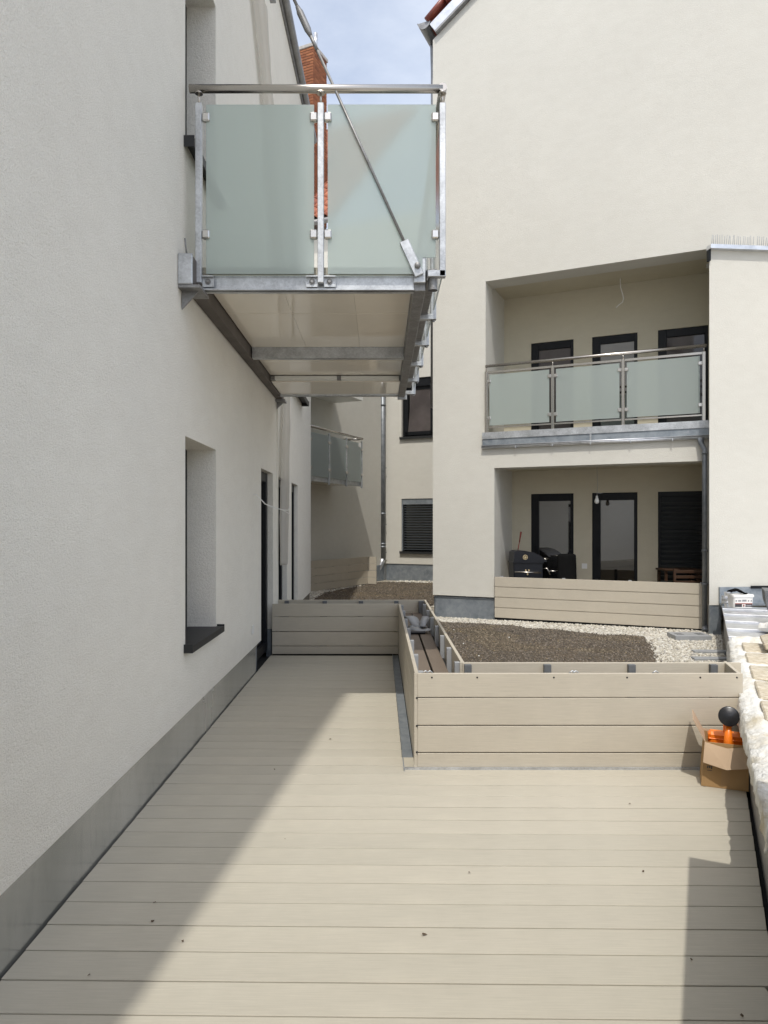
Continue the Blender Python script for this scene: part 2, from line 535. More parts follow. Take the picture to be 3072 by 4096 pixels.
def window(F, name, u0, u1, z0, z1, d, parent, fw=0.09, ft=None, fl=None, fr=None, fb=None, pane=None, pane_mat=None):
    """frame mesh with a pane as its child; frame face sits at depth d"""
    ft = fw if ft is None else ft; fl = fw if fl is None else fl
    fr = fw if fr is None else fr; fb = fw if fb is None else fb
    mb = MB()
    F.box(mb, u0, u0+fl, z0, z1, d, d+.07, .004)
    F.box(mb, u1-fr, u1, z0, z1, d, d+.07, .004)
    F.box(mb, u0+fl-.003, u1-fr+.003, z1-ft, z1-.001, d+.002, d+.068, .004)
    F.box(mb, u0+fl-.003, u1-fr+.003, z0+.001, z0+fb, d+.002, d+.068, .004)
    fo = mb.build(name, ANTH, parent)
    mb = MB()
    F.box(mb, u0+fl-.01, u1-fr+.01, z0+fb-.01, z1-ft+.01, d+.03, d+.045)
    mb.build("pane", pane_mat or PANE, fo)
    return fo

def sill(F, u0, u1, z, proud, depth, parent, th=0.04):
    mb = MB()
    F.box(mb, u0-.03, u1+.03, z-.012, z, -proud, depth)
    F.box(mb, u0-.031, u1+.031, z-th, z+.001, -proud-.012, -proud+.001)
    # end caps
    F.box(mb, u0-.034, u0-.028, z-th, z+.012, -proud-.013, 0)
    F.box(mb, u1+.028, u1+.034, z-th, z+.012, -proud-.013, 0)
    return mb.build("sill", SILL, parent)

# ================================================================== SETTING
mb = MB(); mb.box(-250, 250, -250, 250, -3.4, -3.3)
mb.build("ground", STREET, kind='structure')
mb = MB(); mb.box(-12, 12, -8, 30, -3.0, -0.16)
mb.build("roof_terrace", STREET, kind='structure')

# ------------------------------------------------------------------ timber-look deck
mb = MB(); mb.box(-1.40, 2.6, -1.6, 7.98, -0.12, -0.045)
deck = mb.build("deck", DARKGAP, kind='structure')
PITCH = 0.1503
TILT = -0.0138
def parapet_x(y):                      # left face of the metal-clad parapet
    return 1.821 + 0.457*(y-3.459)
plank_cache = {}
for k in range(-24, 37):
    yj = 2.0267 + PITCH*k               # front joint of this plank (at x = -0.54)
    yc = yj + PITCH/2
    x0 = -1.166
    x1 = min(parapet_x(yc) - 0.035, 2.35) if yc < 4.30 else 0.135
    if yj < 2.1: x1 = parapet_x(max(yj, 2.1)) - 0.035
    if yc < 2.1: x1 = max(1.16, x1)
    L = x1 - x0
    if yj > 7.62: break
    mb = MB()
    hw = PITCH/2-0.0027
    sk = 0.457*hw if (yc < 4.30 and yj >= 2.1 and x1 < 2.3) else 0
    mb.box(-L/2, L/2, -hw, hw, -0.024, 0.0, 0.0012)
    if sk:
        for vtx in mb.bm.verts:
            if vtx.co.x > 0: vtx.co.x += sk*vtx.co.y/hw
    o = mb.build("plank", DECK, deck, loc=(0, 0, 0))
    xm = (x0+x1)/2
    o.location = V((xm, yc + TILT*(xm+0.54), rng.uniform(-.0008, .0008))) - wloc(deck)
    o.rotation_euler = (0, 0, TILT)

# zinc gutter strip between deck and planter side, and along the rear
mb = MB(); mb.box(0.137, 0.200, 4.03, 7.64, -0.03, -0.006)
mb.box(0.137, 0.142, 4.03, 7.64, -0.006, 0.008)
mb.build("edge_trim", ZINC, deck)

# ------------------------------------------------------------------ green-roof area
def gz(y): return 0.03 - 0.011*max(0.0, y-9.0)
base_poly = [(0.515, 4.43), (9, 4.43), (9, 24), (-9, 24), (-9, 8.085), (0.515, 8.085)]
mb = MB()
ys = [4.43, 8.085, 9.0, 24]
mb.quad((0.515, 4.43, .02), (9, 4.43, .02), (9, 8.085, .02), (0.515, 8.085, .02))
mb.quad((-9, 8.085, .02), (9, 8.085, .02), (9, 9.0, .02), (-9, 9.0, .02))
mb.quad((-9, 9.0, .02), (9, 9.0, .02), (9, 24, gz(24)-.01), (-9, 24, gz(24)-.01))
mb.build("gravel_bed", GRAVELM, kind='structure')

soil_front = [(0.56, 4.47), (2.00, 4.47)]
soil_right = [(2.12, 5.0), (2.30, 5.6), (2.62, 6.55), (2.72, 6.95), (2.94, 7.7), (3.12, 8.35), (3.20, 8.62)]
soil_top = [(3.06, 8.75), (2.80, 8.72), (2.52, 8.95), (2.20, 9.25), (1.98, 9.30), (1.75, 9.62), (1.42, 9.78), (1.05, 9.85), (0.80, 10.02)]
soil_far = [(0.62, 10.6), (0.72, 11.6), (1.1, 13.0), (1.9, 15.2), (2.6, 17.0), (1.7, 17.45), (0.6, 17.95), (0.0, 18.0),
            (-0.35, 16.9), (-0.75, 16.0), (-1.1, 14.9), (-1.22, 13.9), (-1.22, 12.2), (-1.10, 12.0), (-1.10, 8.13), (0.56, 8.13)]
soil_poly = soil_front + soil_right + soil_top + soil_far
def jag(poly):
    out = []
    for i in range(len(poly)):
        a, b = V((*poly[i], 0)), V((*poly[(i+1) % len(poly)], 0))
        n = max(1, int((b-a).length/0.10))
        for k in range(n):
            p = a.lerp(b, k/n)
            out.append((p.x + 0.05*noise.noise(V((p.x*4.3, p.y*4.3, 1.7))), p.y + 0.05*noise.noise(V((p.x*4.3, p.y*4.3, 9.1)))))
    return out
soil_j = jag(soil_poly)
for i, (x, y) in enumerate(soil_j):
    if y < 4.6: soil_j[i] = (max(x, .53), max(y, 4.445))
    elif x < 0.60 and y < 8.1: soil_j[i] = (max(x, .53), y)
bm = bmesh.new()
vs = [bm.verts.new((x, y, gz(y)+0.014)) for x, y in soil_j]
f = bm.faces.new(vs)
bmesh.ops.triangulate(bm, faces=[f])
if sum(ff.normal.z for ff in bm.faces) < 0: bmesh.ops.reverse_faces(bm, faces=bm.faces)
me = bpy.data.meshes.new("soil"); bm.to_mesh(me); bm.free(); me.materials.append(SOILM)
so = link(bpy.data.objects.new("soil", me)); so['kind'] = 'structure'

SJ = np.array(soil_j)
def in_poly(px, py, poly):
    inside = np.zeros(len(px), bool)
    n = len(poly); j = n-1
    for i in range(n):
        xi, yi = poly[i]; xj, yj = poly[j]
        c = ((yi > py) != (yj > py)) & (px < (xj-xi)*(py-yi)/(yj-yi+1e-12)+xi)
        inside ^= c; j = i
    return inside

ICO_V = None
def ico():
    b = bmesh.new(); bmesh.ops.create_icosphere(b, subdivisions=1, radius=1)
    v = np.array([x.co[:] for x in b.verts]); fa = np.array([[q.index for q in ff.verts] for ff in b.faces]); b.free()
    return v, fa
OCT_V = np.array([(1, 0, 0), (-1, 0, 0), (0, 1, 0), (0, -1, 0), (0, 0, 1), (0, 0, -1)], float)
OCT_F = np.array([(0, 2, 4), (2, 1, 4), (1, 3, 4), (3, 0, 4), (2, 0, 5), (1, 2, 5), (3, 1, 5), (0, 3, 5)])

def scatter_mesh(name, pts, rad, cols, V0, F0, mat, squash=0.65, kind='stuff'):
    N, K = len(pts), len(V0)
    jit = 1 + rng.uniform(-.22, .22, (N, K, 1))
    sc = np.stack([rng.uniform(.8, 1.35, N), rng.uniform(.7, 1.1, N), rng.uniform(.5, .9, N)*squash/0.65], 1)[:, None, :]
    q = V0[None]*sc*jit
    an = rng.uniform(0, 6.283, N); ti = rng.uniform(-.5, .5, N)
    c, s = np.cos(an)[:, None], np.sin(an)[:, None]
    ct, st = np.cos(ti)[:, None], np.sin(ti)[:, None]
    x, y, z = q[..., 0], q[..., 1], q[..., 2]
    y, z = y*ct - z*st, y*st + z*ct
    x, y = x*c - y*s, x*s + y*c
    q = np.stack([x, y, z], 2)*rad[:, None, None] + pts[:, None, :]
    vs = q.reshape(-1, 3)
    fs = (F0[None] + (np.arange(N)*K)[:, None, None]).reshape(-1, 3)
    me = bpy.data.meshes.new(name)
    me.vertices.add(len(vs)); me.vertices.foreach_set("co", vs.ravel())
    me.loops.add(fs.size); me.loops.foreach_set("vertex_index", fs.ravel())
    me.polygons.add(len(fs)); me.polygons.foreach_set("loop_start", np.arange(len(fs))*3)
    me.update(calc_edges=True)
    at = me.color_attributes.new("tone", 'FLOAT_COLOR', 'POINT')
    cc = np.ones((N, K, 4)); cc[..., :3] = cols[:, None, :]
    at.data.foreach_set("color", cc.ravel())
    me.materials.append(mat)
    o = link(bpy.data.objects.new(name, me)); o['kind'] = kind
    return o

# ================================================================== LEFT HOUSE
WX = -1.163
FL = Face(WX, 0, 0, 1, -1, 0)             # u = world Y
left = thing("apartment_house", (WX-1, 5, 0), "pale rendered house along the left side of the deck, behind the steel balcony", "house")
holes = [(4.25, 5.05, .668, 1.93, .22), (4.25, 5.04, 3.69, 5.07, .22),
         (6.97, 7.75, 0.0, 1.955, .092), (8.17, 8.93, 0.0, 1.95, .092), (9.38, 10.08, 0.0, 1.955, .08),
         (9.42, 10.55, 3.22, 5.0, .12)]
mb = MB()
facade_mesh(mb, FL, -1.8, 12.0, 0.262, 6.6, holes)
# upper part with the slightly rising eave line
def eave(y): return 7.60 + 0.0906*(y-8.40)
f = mb.quad(FL.p(-1.8, 6.6), FL.p(12, 6.6), FL.p(12, eave(12)), FL.p(-1.8, eave(-1.8)))
# end wall, underside and the body behind the skin
mb.quad(FL.p(12, .262), FL.p(12, .262, 5), FL.p(12, eave(12), 5), FL.p(12, eave(12)))
mb.quad(FL.p(-1.8, .262), FL.p(-1.8, .262, 5), FL.p(-1.8, eave(-1.8), 5), FL.p(-1.8, eave(-1.8)))
for a_, b_ in ((-1.8, 6.97), (7.75, 8.17), (8.93, 9.38), (10.08, 12)):
    mb.quad(FL.p(a_, .262), FL.p(b_, .262), FL.p(b_, .262, .05), FL.p(a_, .262, .05))
mb.box(-7, WX-.32, -1.75, 11.95, -3, 6.5)
left_wall = mb.build("wall", STUCCO_L, left)
mb = MB()
mb.box(-2.7, WX+.006, -1.8, -0.4, 6.5, 14.5)  # unseen tower added above the eave to cast the shadow edge on the deck
mb.build("shadow_tower", STUCCO_L, left)
mb = MB()
mb.quad(FL.p(-1.8, eave(-1.8)+.02, 0), FL.p(12.05, eave(12.05)+.02, 0), FL.p(12.05, eave(12)+2.2, 5.2), FL.p(-1.8, eave(-1.8)+2.2, 5.2))
mb.build("roof", ZINC, left)
mb = MB()
a, b = FL.p(-.9, eave(-.9)-.02, -.045), FL.p(12.05, eave(12.05)-.02, -.045)
mb.tube([a, b], .058, 12)
mb.obox(FL.p(-.9, eave(-.9)-.13, 0), (b-a).normalized(), (1, 0, 0), UP, (b-a).length, .022, .12)
mb.build("gutter", GALV_D, left)
# plinth sheets
mb = MB()
mb.box(WX-.045, WX-.012, -1.8, 6.74, -.04, .258)
mb.box(WX-.030, WX-.004, -1.8, 6.74, .236, .2575)
mb.box(WX-.05, WX-.02, 8.1, 11.99, -.04, .258)
mb.build("plinth", PLINTH, left)
mb = MB()
mb.box(WX-.10, WX-.05, 6.74, 7.02, -.04, .24); mb.build("plinth", ZINC, left)
mb = MB()
mb.box(WX-.075, WX-.02, 7.76, 8.1, -.04, .30)
mb.build("plinth", ZINC, left)
# windows
w = window(FL, "window", 4.25, 5.05, .668, 1.93, .205, left, .075)
sill(FL, 4.25, 5.05, .675, .04, .20, w)
w = window(FL, "window", 4.25, 5.04, 3.69, 5.07, .205, left, .075)
sill(FL, 4.25, 5.04, 3.70, .05, .20, w, .055)
w = window(FL, "window", 9.42, 10.55, 3.22, 5.0, .10, left, .075)
sill(FL, 9.42, 10.55, 3.22, .10, .10, w, .06)
for (a, b, d) in ((6.97, 7.75, .06), (8.17, 8.93, .06), (9.38, 10.08, .05)):
    window(FL, "door", a, b, 0.03, 1.954, d, left, .10)
mb = MB()
FL.box(mb, 8.02, 8.05, .262, 2.78, -.012, .0)
mb.build("expansion_joint", STUCCO_L, left)
mb = MB(); FL.box(mb, 6.45, 6.53, .40, .48, -.010, 0, .003)
mb.build("socket", WHITEPL, left)
# loose lamp cable from the wall
mb = MB()
mb.tube([(WX, 6.53, 1.68), (WX+.03, 6.54, 1.675), (WX+.10, 6.60, 1.59), (WX+.18, 6.64, 1.555), (WX+.27, 6.67, 1.535), (WX+.305, 6.67, 1.535), (WX+.325, 6.67, 1.575)], .0045, 6)
mb.tube([(WX+.24, 6.66, 1.54), (WX+.30, 6.67, 1.51), (WX+.325, 6.68, 1.485)], .003, 6)
tag(mb.build("cable", WHITEPL), "thin loose cable sticking out of the left wall beside the first door", "cable")

# milky plastic film sleeve hanging down the wall behind the balcony
rows = [(6.42, 6.15, 7.10), (6.2, 6.25, 7.2), (5.6, 6.81, 7.64), (4.4, 7.6, 8.25), (2.95, 8.33, 8.78), (2.3, 8.18, 8.72), (1.7, 8.12, 8.68), (1.2, 8.05, 8.60), (0.95, 8.05, 8.52), (.93, 8.12, 8.45)]
def film_pt(u, v):
    t = u*(len(rows)-1); i = min(int(t), len(rows)-2); f_ = t-i
    z = rows[i][0]*(1-f_)+rows[i+1][0]*f_
    a = rows[i][1]*(1-f_)+rows[i+1][1]*f_; b = rows[i][2]*(1-f_)+rows[i+1][2]*f_
    y = a+(b-a)*v
    bulge = 0.05*math.sin(math.pi*v)+0.018*math.sin(v*17+z*2)+.012*noise.noise(V((y*6, z*3, 0)))
    return V((WX+.022+abs(bulge), y, z))
mb = MB(); mb.grid(film_pt, 60, 22)
fo = tag(mb.build("plastic_film", FILM), "milky plastic film sleeve hanging down the left house wall between the doors", "plastic film")
mb = MB(); mb.box(WX, WX+.10, 6.12, 6.35, 6.40, 6.62, .004); mb.box(WX+.10, WX+.16, 6.2, 6.9, 6.46, 6.56, .004)
tag(mb.build("wall_bracket", GALV), "grey steel bracket on the left wall at the top of the plastic film", "bracket")

# ================================================================== MAIN BALCONY
bal = thing("steel_balcony", (-.4, 4.25, 2.8), "large galvanised steel balcony with frosted glass panels hanging from the left house over the deck", "balcony")
YF = 4.25
# main frame members
mb = MB()                                    # front channel
mb.box(-1.06, .205, YF, YF+.012, 2.797, 2.886)
mb.box(-1.06, .205, YF-.022, YF+.05, 2.797, 2.806)
mb.box(-1.06, .205, YF-.004, YF+.05, 2.877, 2.887)
mb.build("front_beam", GALV, bal)
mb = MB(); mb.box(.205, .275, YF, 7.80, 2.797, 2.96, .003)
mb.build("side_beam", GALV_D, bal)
mb = MB(); mb.box(WX+.004, WX+.082, 4.11, 8.02, 2.80, 2.958, .004)
mb.build("wall_beam", BROWNSTEEL, bal)
mb = MB(); mb.box(WX+.002, WX+.084, 4.085, 4.11, 2.785, 2.962, .004)
mb.build("end_plate", GALV, bal)
mb = MB()
mb.box(WX+.002, WX+.13, 4.09, 4.30, 2.765, 2.782)
mb.prism([(WX+.004, 4.16, 2.765), (WX+.10, 4.16, 2.765), (WX+.004, 4.16, 2.66)], (0, .012, 0))
mb.build("wall_bracket", GALV_D, bal)
mb = MB()
mb.box(WX+.002, WX+.11, 7.90, 8.06, 2.772, 2.796)
mb.prism([(WX+.004, 8.0, 2.772), (WX+.08, 8.0, 2.772), (WX+.004, 8.0, 2.70)], (0, .012, 0))
mb.build("wall_bracket", GALV_D, bal)
mb = MB(); mb.box(WX+.09, .204, 5.97, 6.04, 2.800, 2.898, .002)
mb.build("cross_beam", GALV, bal)
mb = MB(); mb.box(WX+.05, .204, 7.74, 7.79, 2.80, 2.818, .002)
mb.build("cross_beam", GALV, bal)
mb = MB(); mb.box(.196, .300, 7.795, 7.83, 2.775, 2.86, .002)
mb.build("end_cap", GALV, bal)
mb = MB(); mb.tube([(WX+.04, 4.095, 3.05), (WX+.05, 4.10, 2.955)], .005, 6); mb.build("bolt", GALV_D, bal)
# soffit sheets with joints
for i, (y0, y1) in enumerate(((4.27, 5.02), (5.026, 5.966), (6.05, 6.98), (7.05, 7.735))):
    for j, (x0, x1) in enumerate(((WX+.09, -.62), (-.616, -.17), (-.166, .2))):
        if i >= 2 and j == 1: continue
        if i >= 2 and j == 0: x1 = -.166+.0
        mb = MB(); zz_ = (2.890, 2.890, 2.868, 2.816)[i]; mb.box(x0, x1+.0028, y0, y1, zz_ + .0006*j, zz_+.012, .0008)
        mb.build("soffit_panel", SOFFIT, bal)
for x0, x1 in ((WX+.13, -.42), (-.38, .19)):
    mb = MB(); mb.box(x0, x1, 6.985, 7.045, 2.826, 2.864, .004)
    mb.build("soffit_rail", WHITEMETAL, bal)
for x0, x1 in ((-.42, -.38), (WX+.09, WX+.13)):
    mb = MB(); mb.box(x0, x1, 6.985, 7.045, 2.828, 2.862); mb.build("rail_joint", GALV_D, bal)
mb = MB(); mb.box(WX+.083, .20, 4.27, 7.74, 2.905, 2.945); mb.build("floor", DECK, bal)
# deck boards on top show through the gaps
# front posts, brackets, clamps
PX = (-1.072, -.349, .372)
def railing_post(x, y, z0, z1, name="post"):
    mb = MB(); mb.box(x-.018, x+.018, y-.02, y+.02, z0, z1, .003)
    return mb.build(name, GALV, bal)
for i, x in enumerate(PX):
    po = railing_post(x, YF-.035, 2.83 if i < 2 else 2.868, 3.895)
    mb = MB(); mb.tube([(x, YF-.035, 3.893), (x, YF-.035, 3.966)], .0065, 8)
    mb.tube([(x, YF-.035, 3.955), (x, YF-.035, 3.962)], .024, 12)
    mb.build("spigot", STEEL, po)
    if i < 2:
        mb = MB()
        mb.bm.free()
        for s in ((-1, 1) if i == 1 else (1,)):
            a, b = sorted((x+s*.02, x+s*.088))
            mb = MB()
            mb.box(a, b, YF-.030, YF-.022, 2.812, 2.872)
            mb.box(a, b, YF-.052, YF-.022, 2.866, 2.872)
            mb.build("bracket", GALV, po)
        for s in ((-1, 1) if i == 1 else (1,)):
            mb = MB(); mb.lathe((x+s*.052, YF-.030, 2.842), (0, -1, 0), [(.0, .013), (.009, .013), (.012, .009), (.012, 0)], 6, False)
            mb.lathe((x+s*.052, YF-.030, 2.842), (0, -1, 0), [(.018, .001), (.018, .004), (0, .004)], 12, False)
            mb.build("bolt", GALV_D, po)
mb = MB(); mb.box(.285, .392, YF-.055, YF-.012, 2.866, 2.905, .003)
mb.build("corner_bracket", GALV, bal)
def clamp(x, y, z, parent, ax='x'):
    mb = MB()
    if ax == 'x': mb.box(x-.0225, x+.0225, y-.020, y+.016, z-.026, z+.026, .007)
    else: mb.box(x-.018, x+.018, y-.0225, y+.0225, z-.026, z+.026, .007)
    return mb.build("clamp", CLAMP, parent)
GY = YF-.030
# glass: first pane, and a second with a notched lower corner
mb = MB(); mb.box(-1.030, -.389, GY-.004, GY+.004, 2.888, 3.893, .0012)
g1 = mb.build("glass_panel", FROST, bal)
mb = MB()
mb.prism([(-.308, GY-.004, 2.888), (.255, GY-.004, 2.888), (.255, GY-.004, 2.985), (.334, GY-.004, 2.985), (.334, GY-.004, 3.893), (-.308, GY-.004, 3.893)], (0, .008, 0))
g2 = mb.build("glass_panel", FROST, bal)
for z in (3.815, 3.12):
    for x in (-1.072+.042, -.349-.042, -.349+.042, .372-.042):
        clamp(x, GY-.002, z, bal)
# handrail with mitred corner
HR = [(WX+.035, YF-.035, 3.985), (.374, YF-.035, 3.985), (.374, 7.86, 3.985)]
mb = MB(); mb.tube([HR[0], (.374, YF-.035, 3.985), ], .0242, 20); mb.tube([(.374, YF-.056, 3.985), HR[2]], .0242, 20)
mb.build("handrail", STEEL, bal)
# right-hand side railing
SY = (4.97, 5.69, 6.42, 7.13, 7.81)
src = None
for y in SY:
    mb = MB()
    mb.box(.355, .395, y-.02, y+.02, 2.83, 3.895, .003)
    mb.box(.275, .395, y-.022, y+.022, 2.83, 2.868, .003)
    po = mb.build("post", GALV, bal)
    mb = MB(); mb.tube([(.375, y, 3.893), (.375, y, 3.966)], .0065, 8); mb.build("spigot", STEEL, po)
    mb = MB(); mb.lathe((.375, y, 2.83), (0, 0, -1), [(.012, 0), (.012, .012), (0, .013)], 8, False); mb.build("bolt", GALV_D, po)
ys_ = (YF-.035,)+SY
for a, b in zip(ys_[:-1], ys_[1:]):
    mb = MB(); mb.box(.371, .379, a+.045, b-.04, 2.888, 3.893, .0012)
    mb.build("glass_panel", FROST, bal)
    for z in (3.815, 3.12):
        clamp(.375, a+.045, z, bal, 'y'); clamp(.375, b-.042, z, bal, 'y')
# drain gutter under the outer edge
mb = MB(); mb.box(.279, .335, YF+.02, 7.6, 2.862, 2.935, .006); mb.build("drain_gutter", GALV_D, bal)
mb = MB(); mb.tube([(.318, YF-.0, 2.92), (.318, YF, 2.800)], .029, 16, caps=False); mb.tube([(.318, YF, 2.92), (.318, YF, 2.81)], .026, 16)
mb.build("drain_spout", GALV_D, bal)
# tie rod with end plate and turnbuckle
mb = MB(); mb.box(.203, .274, YF-.03, YF, 2.838, 3.006, .004)
mb.build("gusset_plate", GALV, bal)
YR = YF-.052
A, B = V((.214, YR, 2.925)), V((.150, YR, 3.095))
dr = V((-.236, 0, .519)).normalized()
side = V((.519, 0, .236)).normalized()
mb = MB(); mb.obox(A - dr*.055 - side*.028, side, (0, 1, 0), dr, .056, .018, .225, .003)
tp = mb.build("fork_plate", GALV, bal)
mb = MB(); mb.lathe((.224, YR, 2.930), (0, -1, 0), [(0, .018), (.015, .018), (.018, .012), (.018, 0)], 16); mb.build("bolt", GALV_D, tp)
R0 = A + dr*.15
RX = lambda x: V((x, YR+.009, R0.z + (R0.x-x)*2.2))
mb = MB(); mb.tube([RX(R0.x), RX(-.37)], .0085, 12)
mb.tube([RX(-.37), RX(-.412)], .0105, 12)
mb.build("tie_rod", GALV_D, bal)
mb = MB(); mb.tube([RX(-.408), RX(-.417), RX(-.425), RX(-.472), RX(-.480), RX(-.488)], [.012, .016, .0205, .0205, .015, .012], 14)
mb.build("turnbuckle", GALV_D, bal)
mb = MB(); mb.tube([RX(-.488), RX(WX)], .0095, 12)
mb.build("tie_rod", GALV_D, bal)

# ================================================================== RIGHT HOUSE
DR = V((0.9095, -0.4156, 0)); NR = V((0.4156, 0.9095, 0))
FR = Face(.807, 10.758, DR.x, DR.y, NR.x, NR.y)
right = thing("apartment_house", (3, 11, 0), "sunlit cream rendered house on the right with two loggias one above the other", "house")
mb = MB()
U1, Z1 = 7.0, 8.72
facade_mesh(mb, FR, 0, U1, .335, Z1, [(.822, 3.80, 2.6, 4.965, .36), (.952, 3.72, -.1, 2.224, .36)])
# gable slope above
RIDGE = 7.0
mb.quad(FR.p(0, Z1), FR.p(RIDGE, Z1), FR.p(RIDGE, Z1+RIDGE*.71), FR.p(0, Z1+.02))
mb.quad(FR.p(0, .335), FR.p(0, .335, 7), FR.p(0, Z1, 7), FR.p(0, Z1))
mb.quad(FR.p(0, .335), FR.p(.95, .335), FR.p(.95, .335, .06), FR.p(0, .335, .06))
FR.box(mb, .06, U1, -3, 8.6, 1.45, 7)
mb.build("wall", STUCCO, right)
# loggia interiors
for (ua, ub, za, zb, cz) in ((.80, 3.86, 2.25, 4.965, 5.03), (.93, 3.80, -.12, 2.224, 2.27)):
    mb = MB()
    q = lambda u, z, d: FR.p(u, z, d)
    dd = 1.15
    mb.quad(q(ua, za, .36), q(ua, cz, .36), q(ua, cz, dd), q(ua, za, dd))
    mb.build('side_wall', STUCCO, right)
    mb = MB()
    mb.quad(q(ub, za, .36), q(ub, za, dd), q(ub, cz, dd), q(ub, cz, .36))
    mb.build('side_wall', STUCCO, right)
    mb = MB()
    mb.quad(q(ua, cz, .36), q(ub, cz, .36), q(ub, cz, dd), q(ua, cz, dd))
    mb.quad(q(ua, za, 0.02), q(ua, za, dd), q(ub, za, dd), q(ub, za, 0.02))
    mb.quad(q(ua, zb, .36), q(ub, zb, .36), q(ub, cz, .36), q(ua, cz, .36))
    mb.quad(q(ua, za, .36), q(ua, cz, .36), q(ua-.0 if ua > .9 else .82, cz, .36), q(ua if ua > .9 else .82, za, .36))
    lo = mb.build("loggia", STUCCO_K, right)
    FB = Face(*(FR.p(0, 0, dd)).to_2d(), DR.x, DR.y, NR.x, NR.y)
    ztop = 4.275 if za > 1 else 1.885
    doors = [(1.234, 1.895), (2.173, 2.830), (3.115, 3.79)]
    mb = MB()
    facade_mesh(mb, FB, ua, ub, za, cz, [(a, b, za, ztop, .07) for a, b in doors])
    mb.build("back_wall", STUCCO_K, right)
    for i, (a, b) in enumerate(doors):
        if za < 1 and i == 2:
            mb = MB(); FB.box(mb, a, b, za, ztop, .068, .09); bl = mb.build("blind", ANTH, right)
            mb = MB(); FB.box(mb, a, a+.03, za, ztop, .02, .066); FB.box(mb, b-.03, b, za, ztop, .02, .066)
            FB.box(mb, a+.031, b-.031, ztop-.07, ztop, .015, .066); mb.build("frame", ANTH, bl)
            z = za+.05
            while z < ztop-.09:
                mb = MB(); mb.obox(FB.p(a+.034, z, .036), DR, (NR*.55-UP*.83).normalized(), (NR*.83+UP*.55), b-a-.068, .062, .003)
                mb.build("slat", BLIND, bl); z += .072
            continue
        fo = window(FB, "door", a, b, za+.02, ztop-.001, .012, right, ft=.115, fl=.12, fr=.05, fb=.12,
                    pane_mat=(PANE if (za < 1 or i == 1) else PANE_C))
        if za < 1 and i < 2:
            mb = MB(); mb.tube([FB.p(a+.10, .95, -.03), FB.p(a+.10, 1.08, -.03)], .008, 8); mb.build("handle", ANTH, fo)
        if za > 1:
            mb = MB(); mb.tube([FB.p(a+.10, 3.35, -.03), FB.p(a+.10, 3.48, -.03)], .008, 8); mb.build("handle", ANTH, fo)
# socket by the lower middle door
mb = MB(); FR.box(mb, 2.02, 2.10, .72, .80, 1.138, 1.149); mb.build("socket", WHITEPL, right)
# plinth of the pier
mb = MB(); FR.box(mb, .012, .945, -.1, .318, .03, .055); FR.box(mb, .012, .945, .300, .318, .02, .032)
mb.build("plinth", ZINC, right)
mb = MB(); mb.obox(FR.p(.01, -.1, .03), NR, DR, UP, 5.0, .02, .418); mb.build("plinth", ZINC, right)
# zinc fascia with gutter
mb = MB()
FR.box(mb, .787, 3.84, 2.646, 2.742, -.060, -.001); mb.build("fascia", GALV, right)
mb = MB()
FR.box(mb, .787, 3.84, 2.546, 2.644, -.048, -.001)
mb.build("fascia", ZINC, right)
mb = MB()
FR.box(mb, 2.31, 2.33, 2.544, 2.744, -.063, -.049); mb.build("fascia_joint", GALV, right)
mb = MB()
mb.tube([FR.p(.775, 2.530, -.040), FR.p(3.86, 2.530, -.040)], .024, 12)
mb.tube([FR.p(.775, 2.548, -.064), FR.p(3.86, 2.548, -.064)], .006, 8)
mb.build("gutter", BRIGHT, right)
for u in (1.28, 1.80, 2.32, 2.84, 3.36):
    mb = MB(); FR.box(mb, u-.008, u+.008, 2.497, 2.53, -.072, -.03); mb.build("gutter_hook", GALV, right)
# upper railing
RP = (.842, 1.80, 2.742, 3.735)
for i, u in enumerate(RP):
    mb = MB(); FR.box(mb, u-.02, u+.02, 2.66, 3.635, -.045, -.008, .003)
    po = mb.build("railing_post", STEEL, right)
    mb = MB(); mb.tube([FR.p(u, 3.63, -.027), FR.p(u, 3.70, -.027)], .008, 8); mb.build("spigot", STEEL, po)
    for z in (3.49, 2.95):
        for s in (-1, 1):
            if (i == 0 and s < 0) or (i == 3 and s > 0): continue
            mb = MB(); FR.box(mb, u+s*.045-.024, u+s*.045+.024, z-.024, z+.024, -.047, -.010, .006)
            mb.build("clamp", CLAMP, po)
for a, b in zip(RP[:-1], RP[1:]):
    mb = MB(); FR.box(mb, a+.047, b-.047, 2.842, 3.582, -.032, -.024); mb.build("railing_glass", FROST, right)
    mb = MB(); FR.box(mb, a+.021, b-.021, 2.806, 2.826, -.036, -.016, .002); mb.build("bottom_rail", STEEL, right)
    mb = MB(); FR.box(mb, a+.021, b-.021, 3.600, 3.633, -.043, -.010, .002); mb.build("top_rail", STEEL, right)
mb = MB(); mb.tube([FR.p(.83, 3.712, -.027), FR.p(3.765, 3.712, -.027)], .021, 14); mb.build("handrail", STEEL, right)
# downpipe beside the lower loggia
pd = V((4.165, 9.10, 0))
mb = MB()
go = FR.p(3.70, 2.52, -.05)
mb.tube([go, go-UP*.07, V((pd.x, pd.y, 2.36)), V((pd.x, pd.y, .07))], [.045, .034, .032, .032], 14)
for z in (2.30, 1.05, .62):
    mb.tube([(pd.x, pd.y, z), (pd.x, pd.y, z+.03)], .038, 14)
mb.tube([(pd.x, pd.y, .09), (pd.x-.03, pd.y-.07, .035)], .036, 14)
mb.build("downpipe", PIPEZ, right)
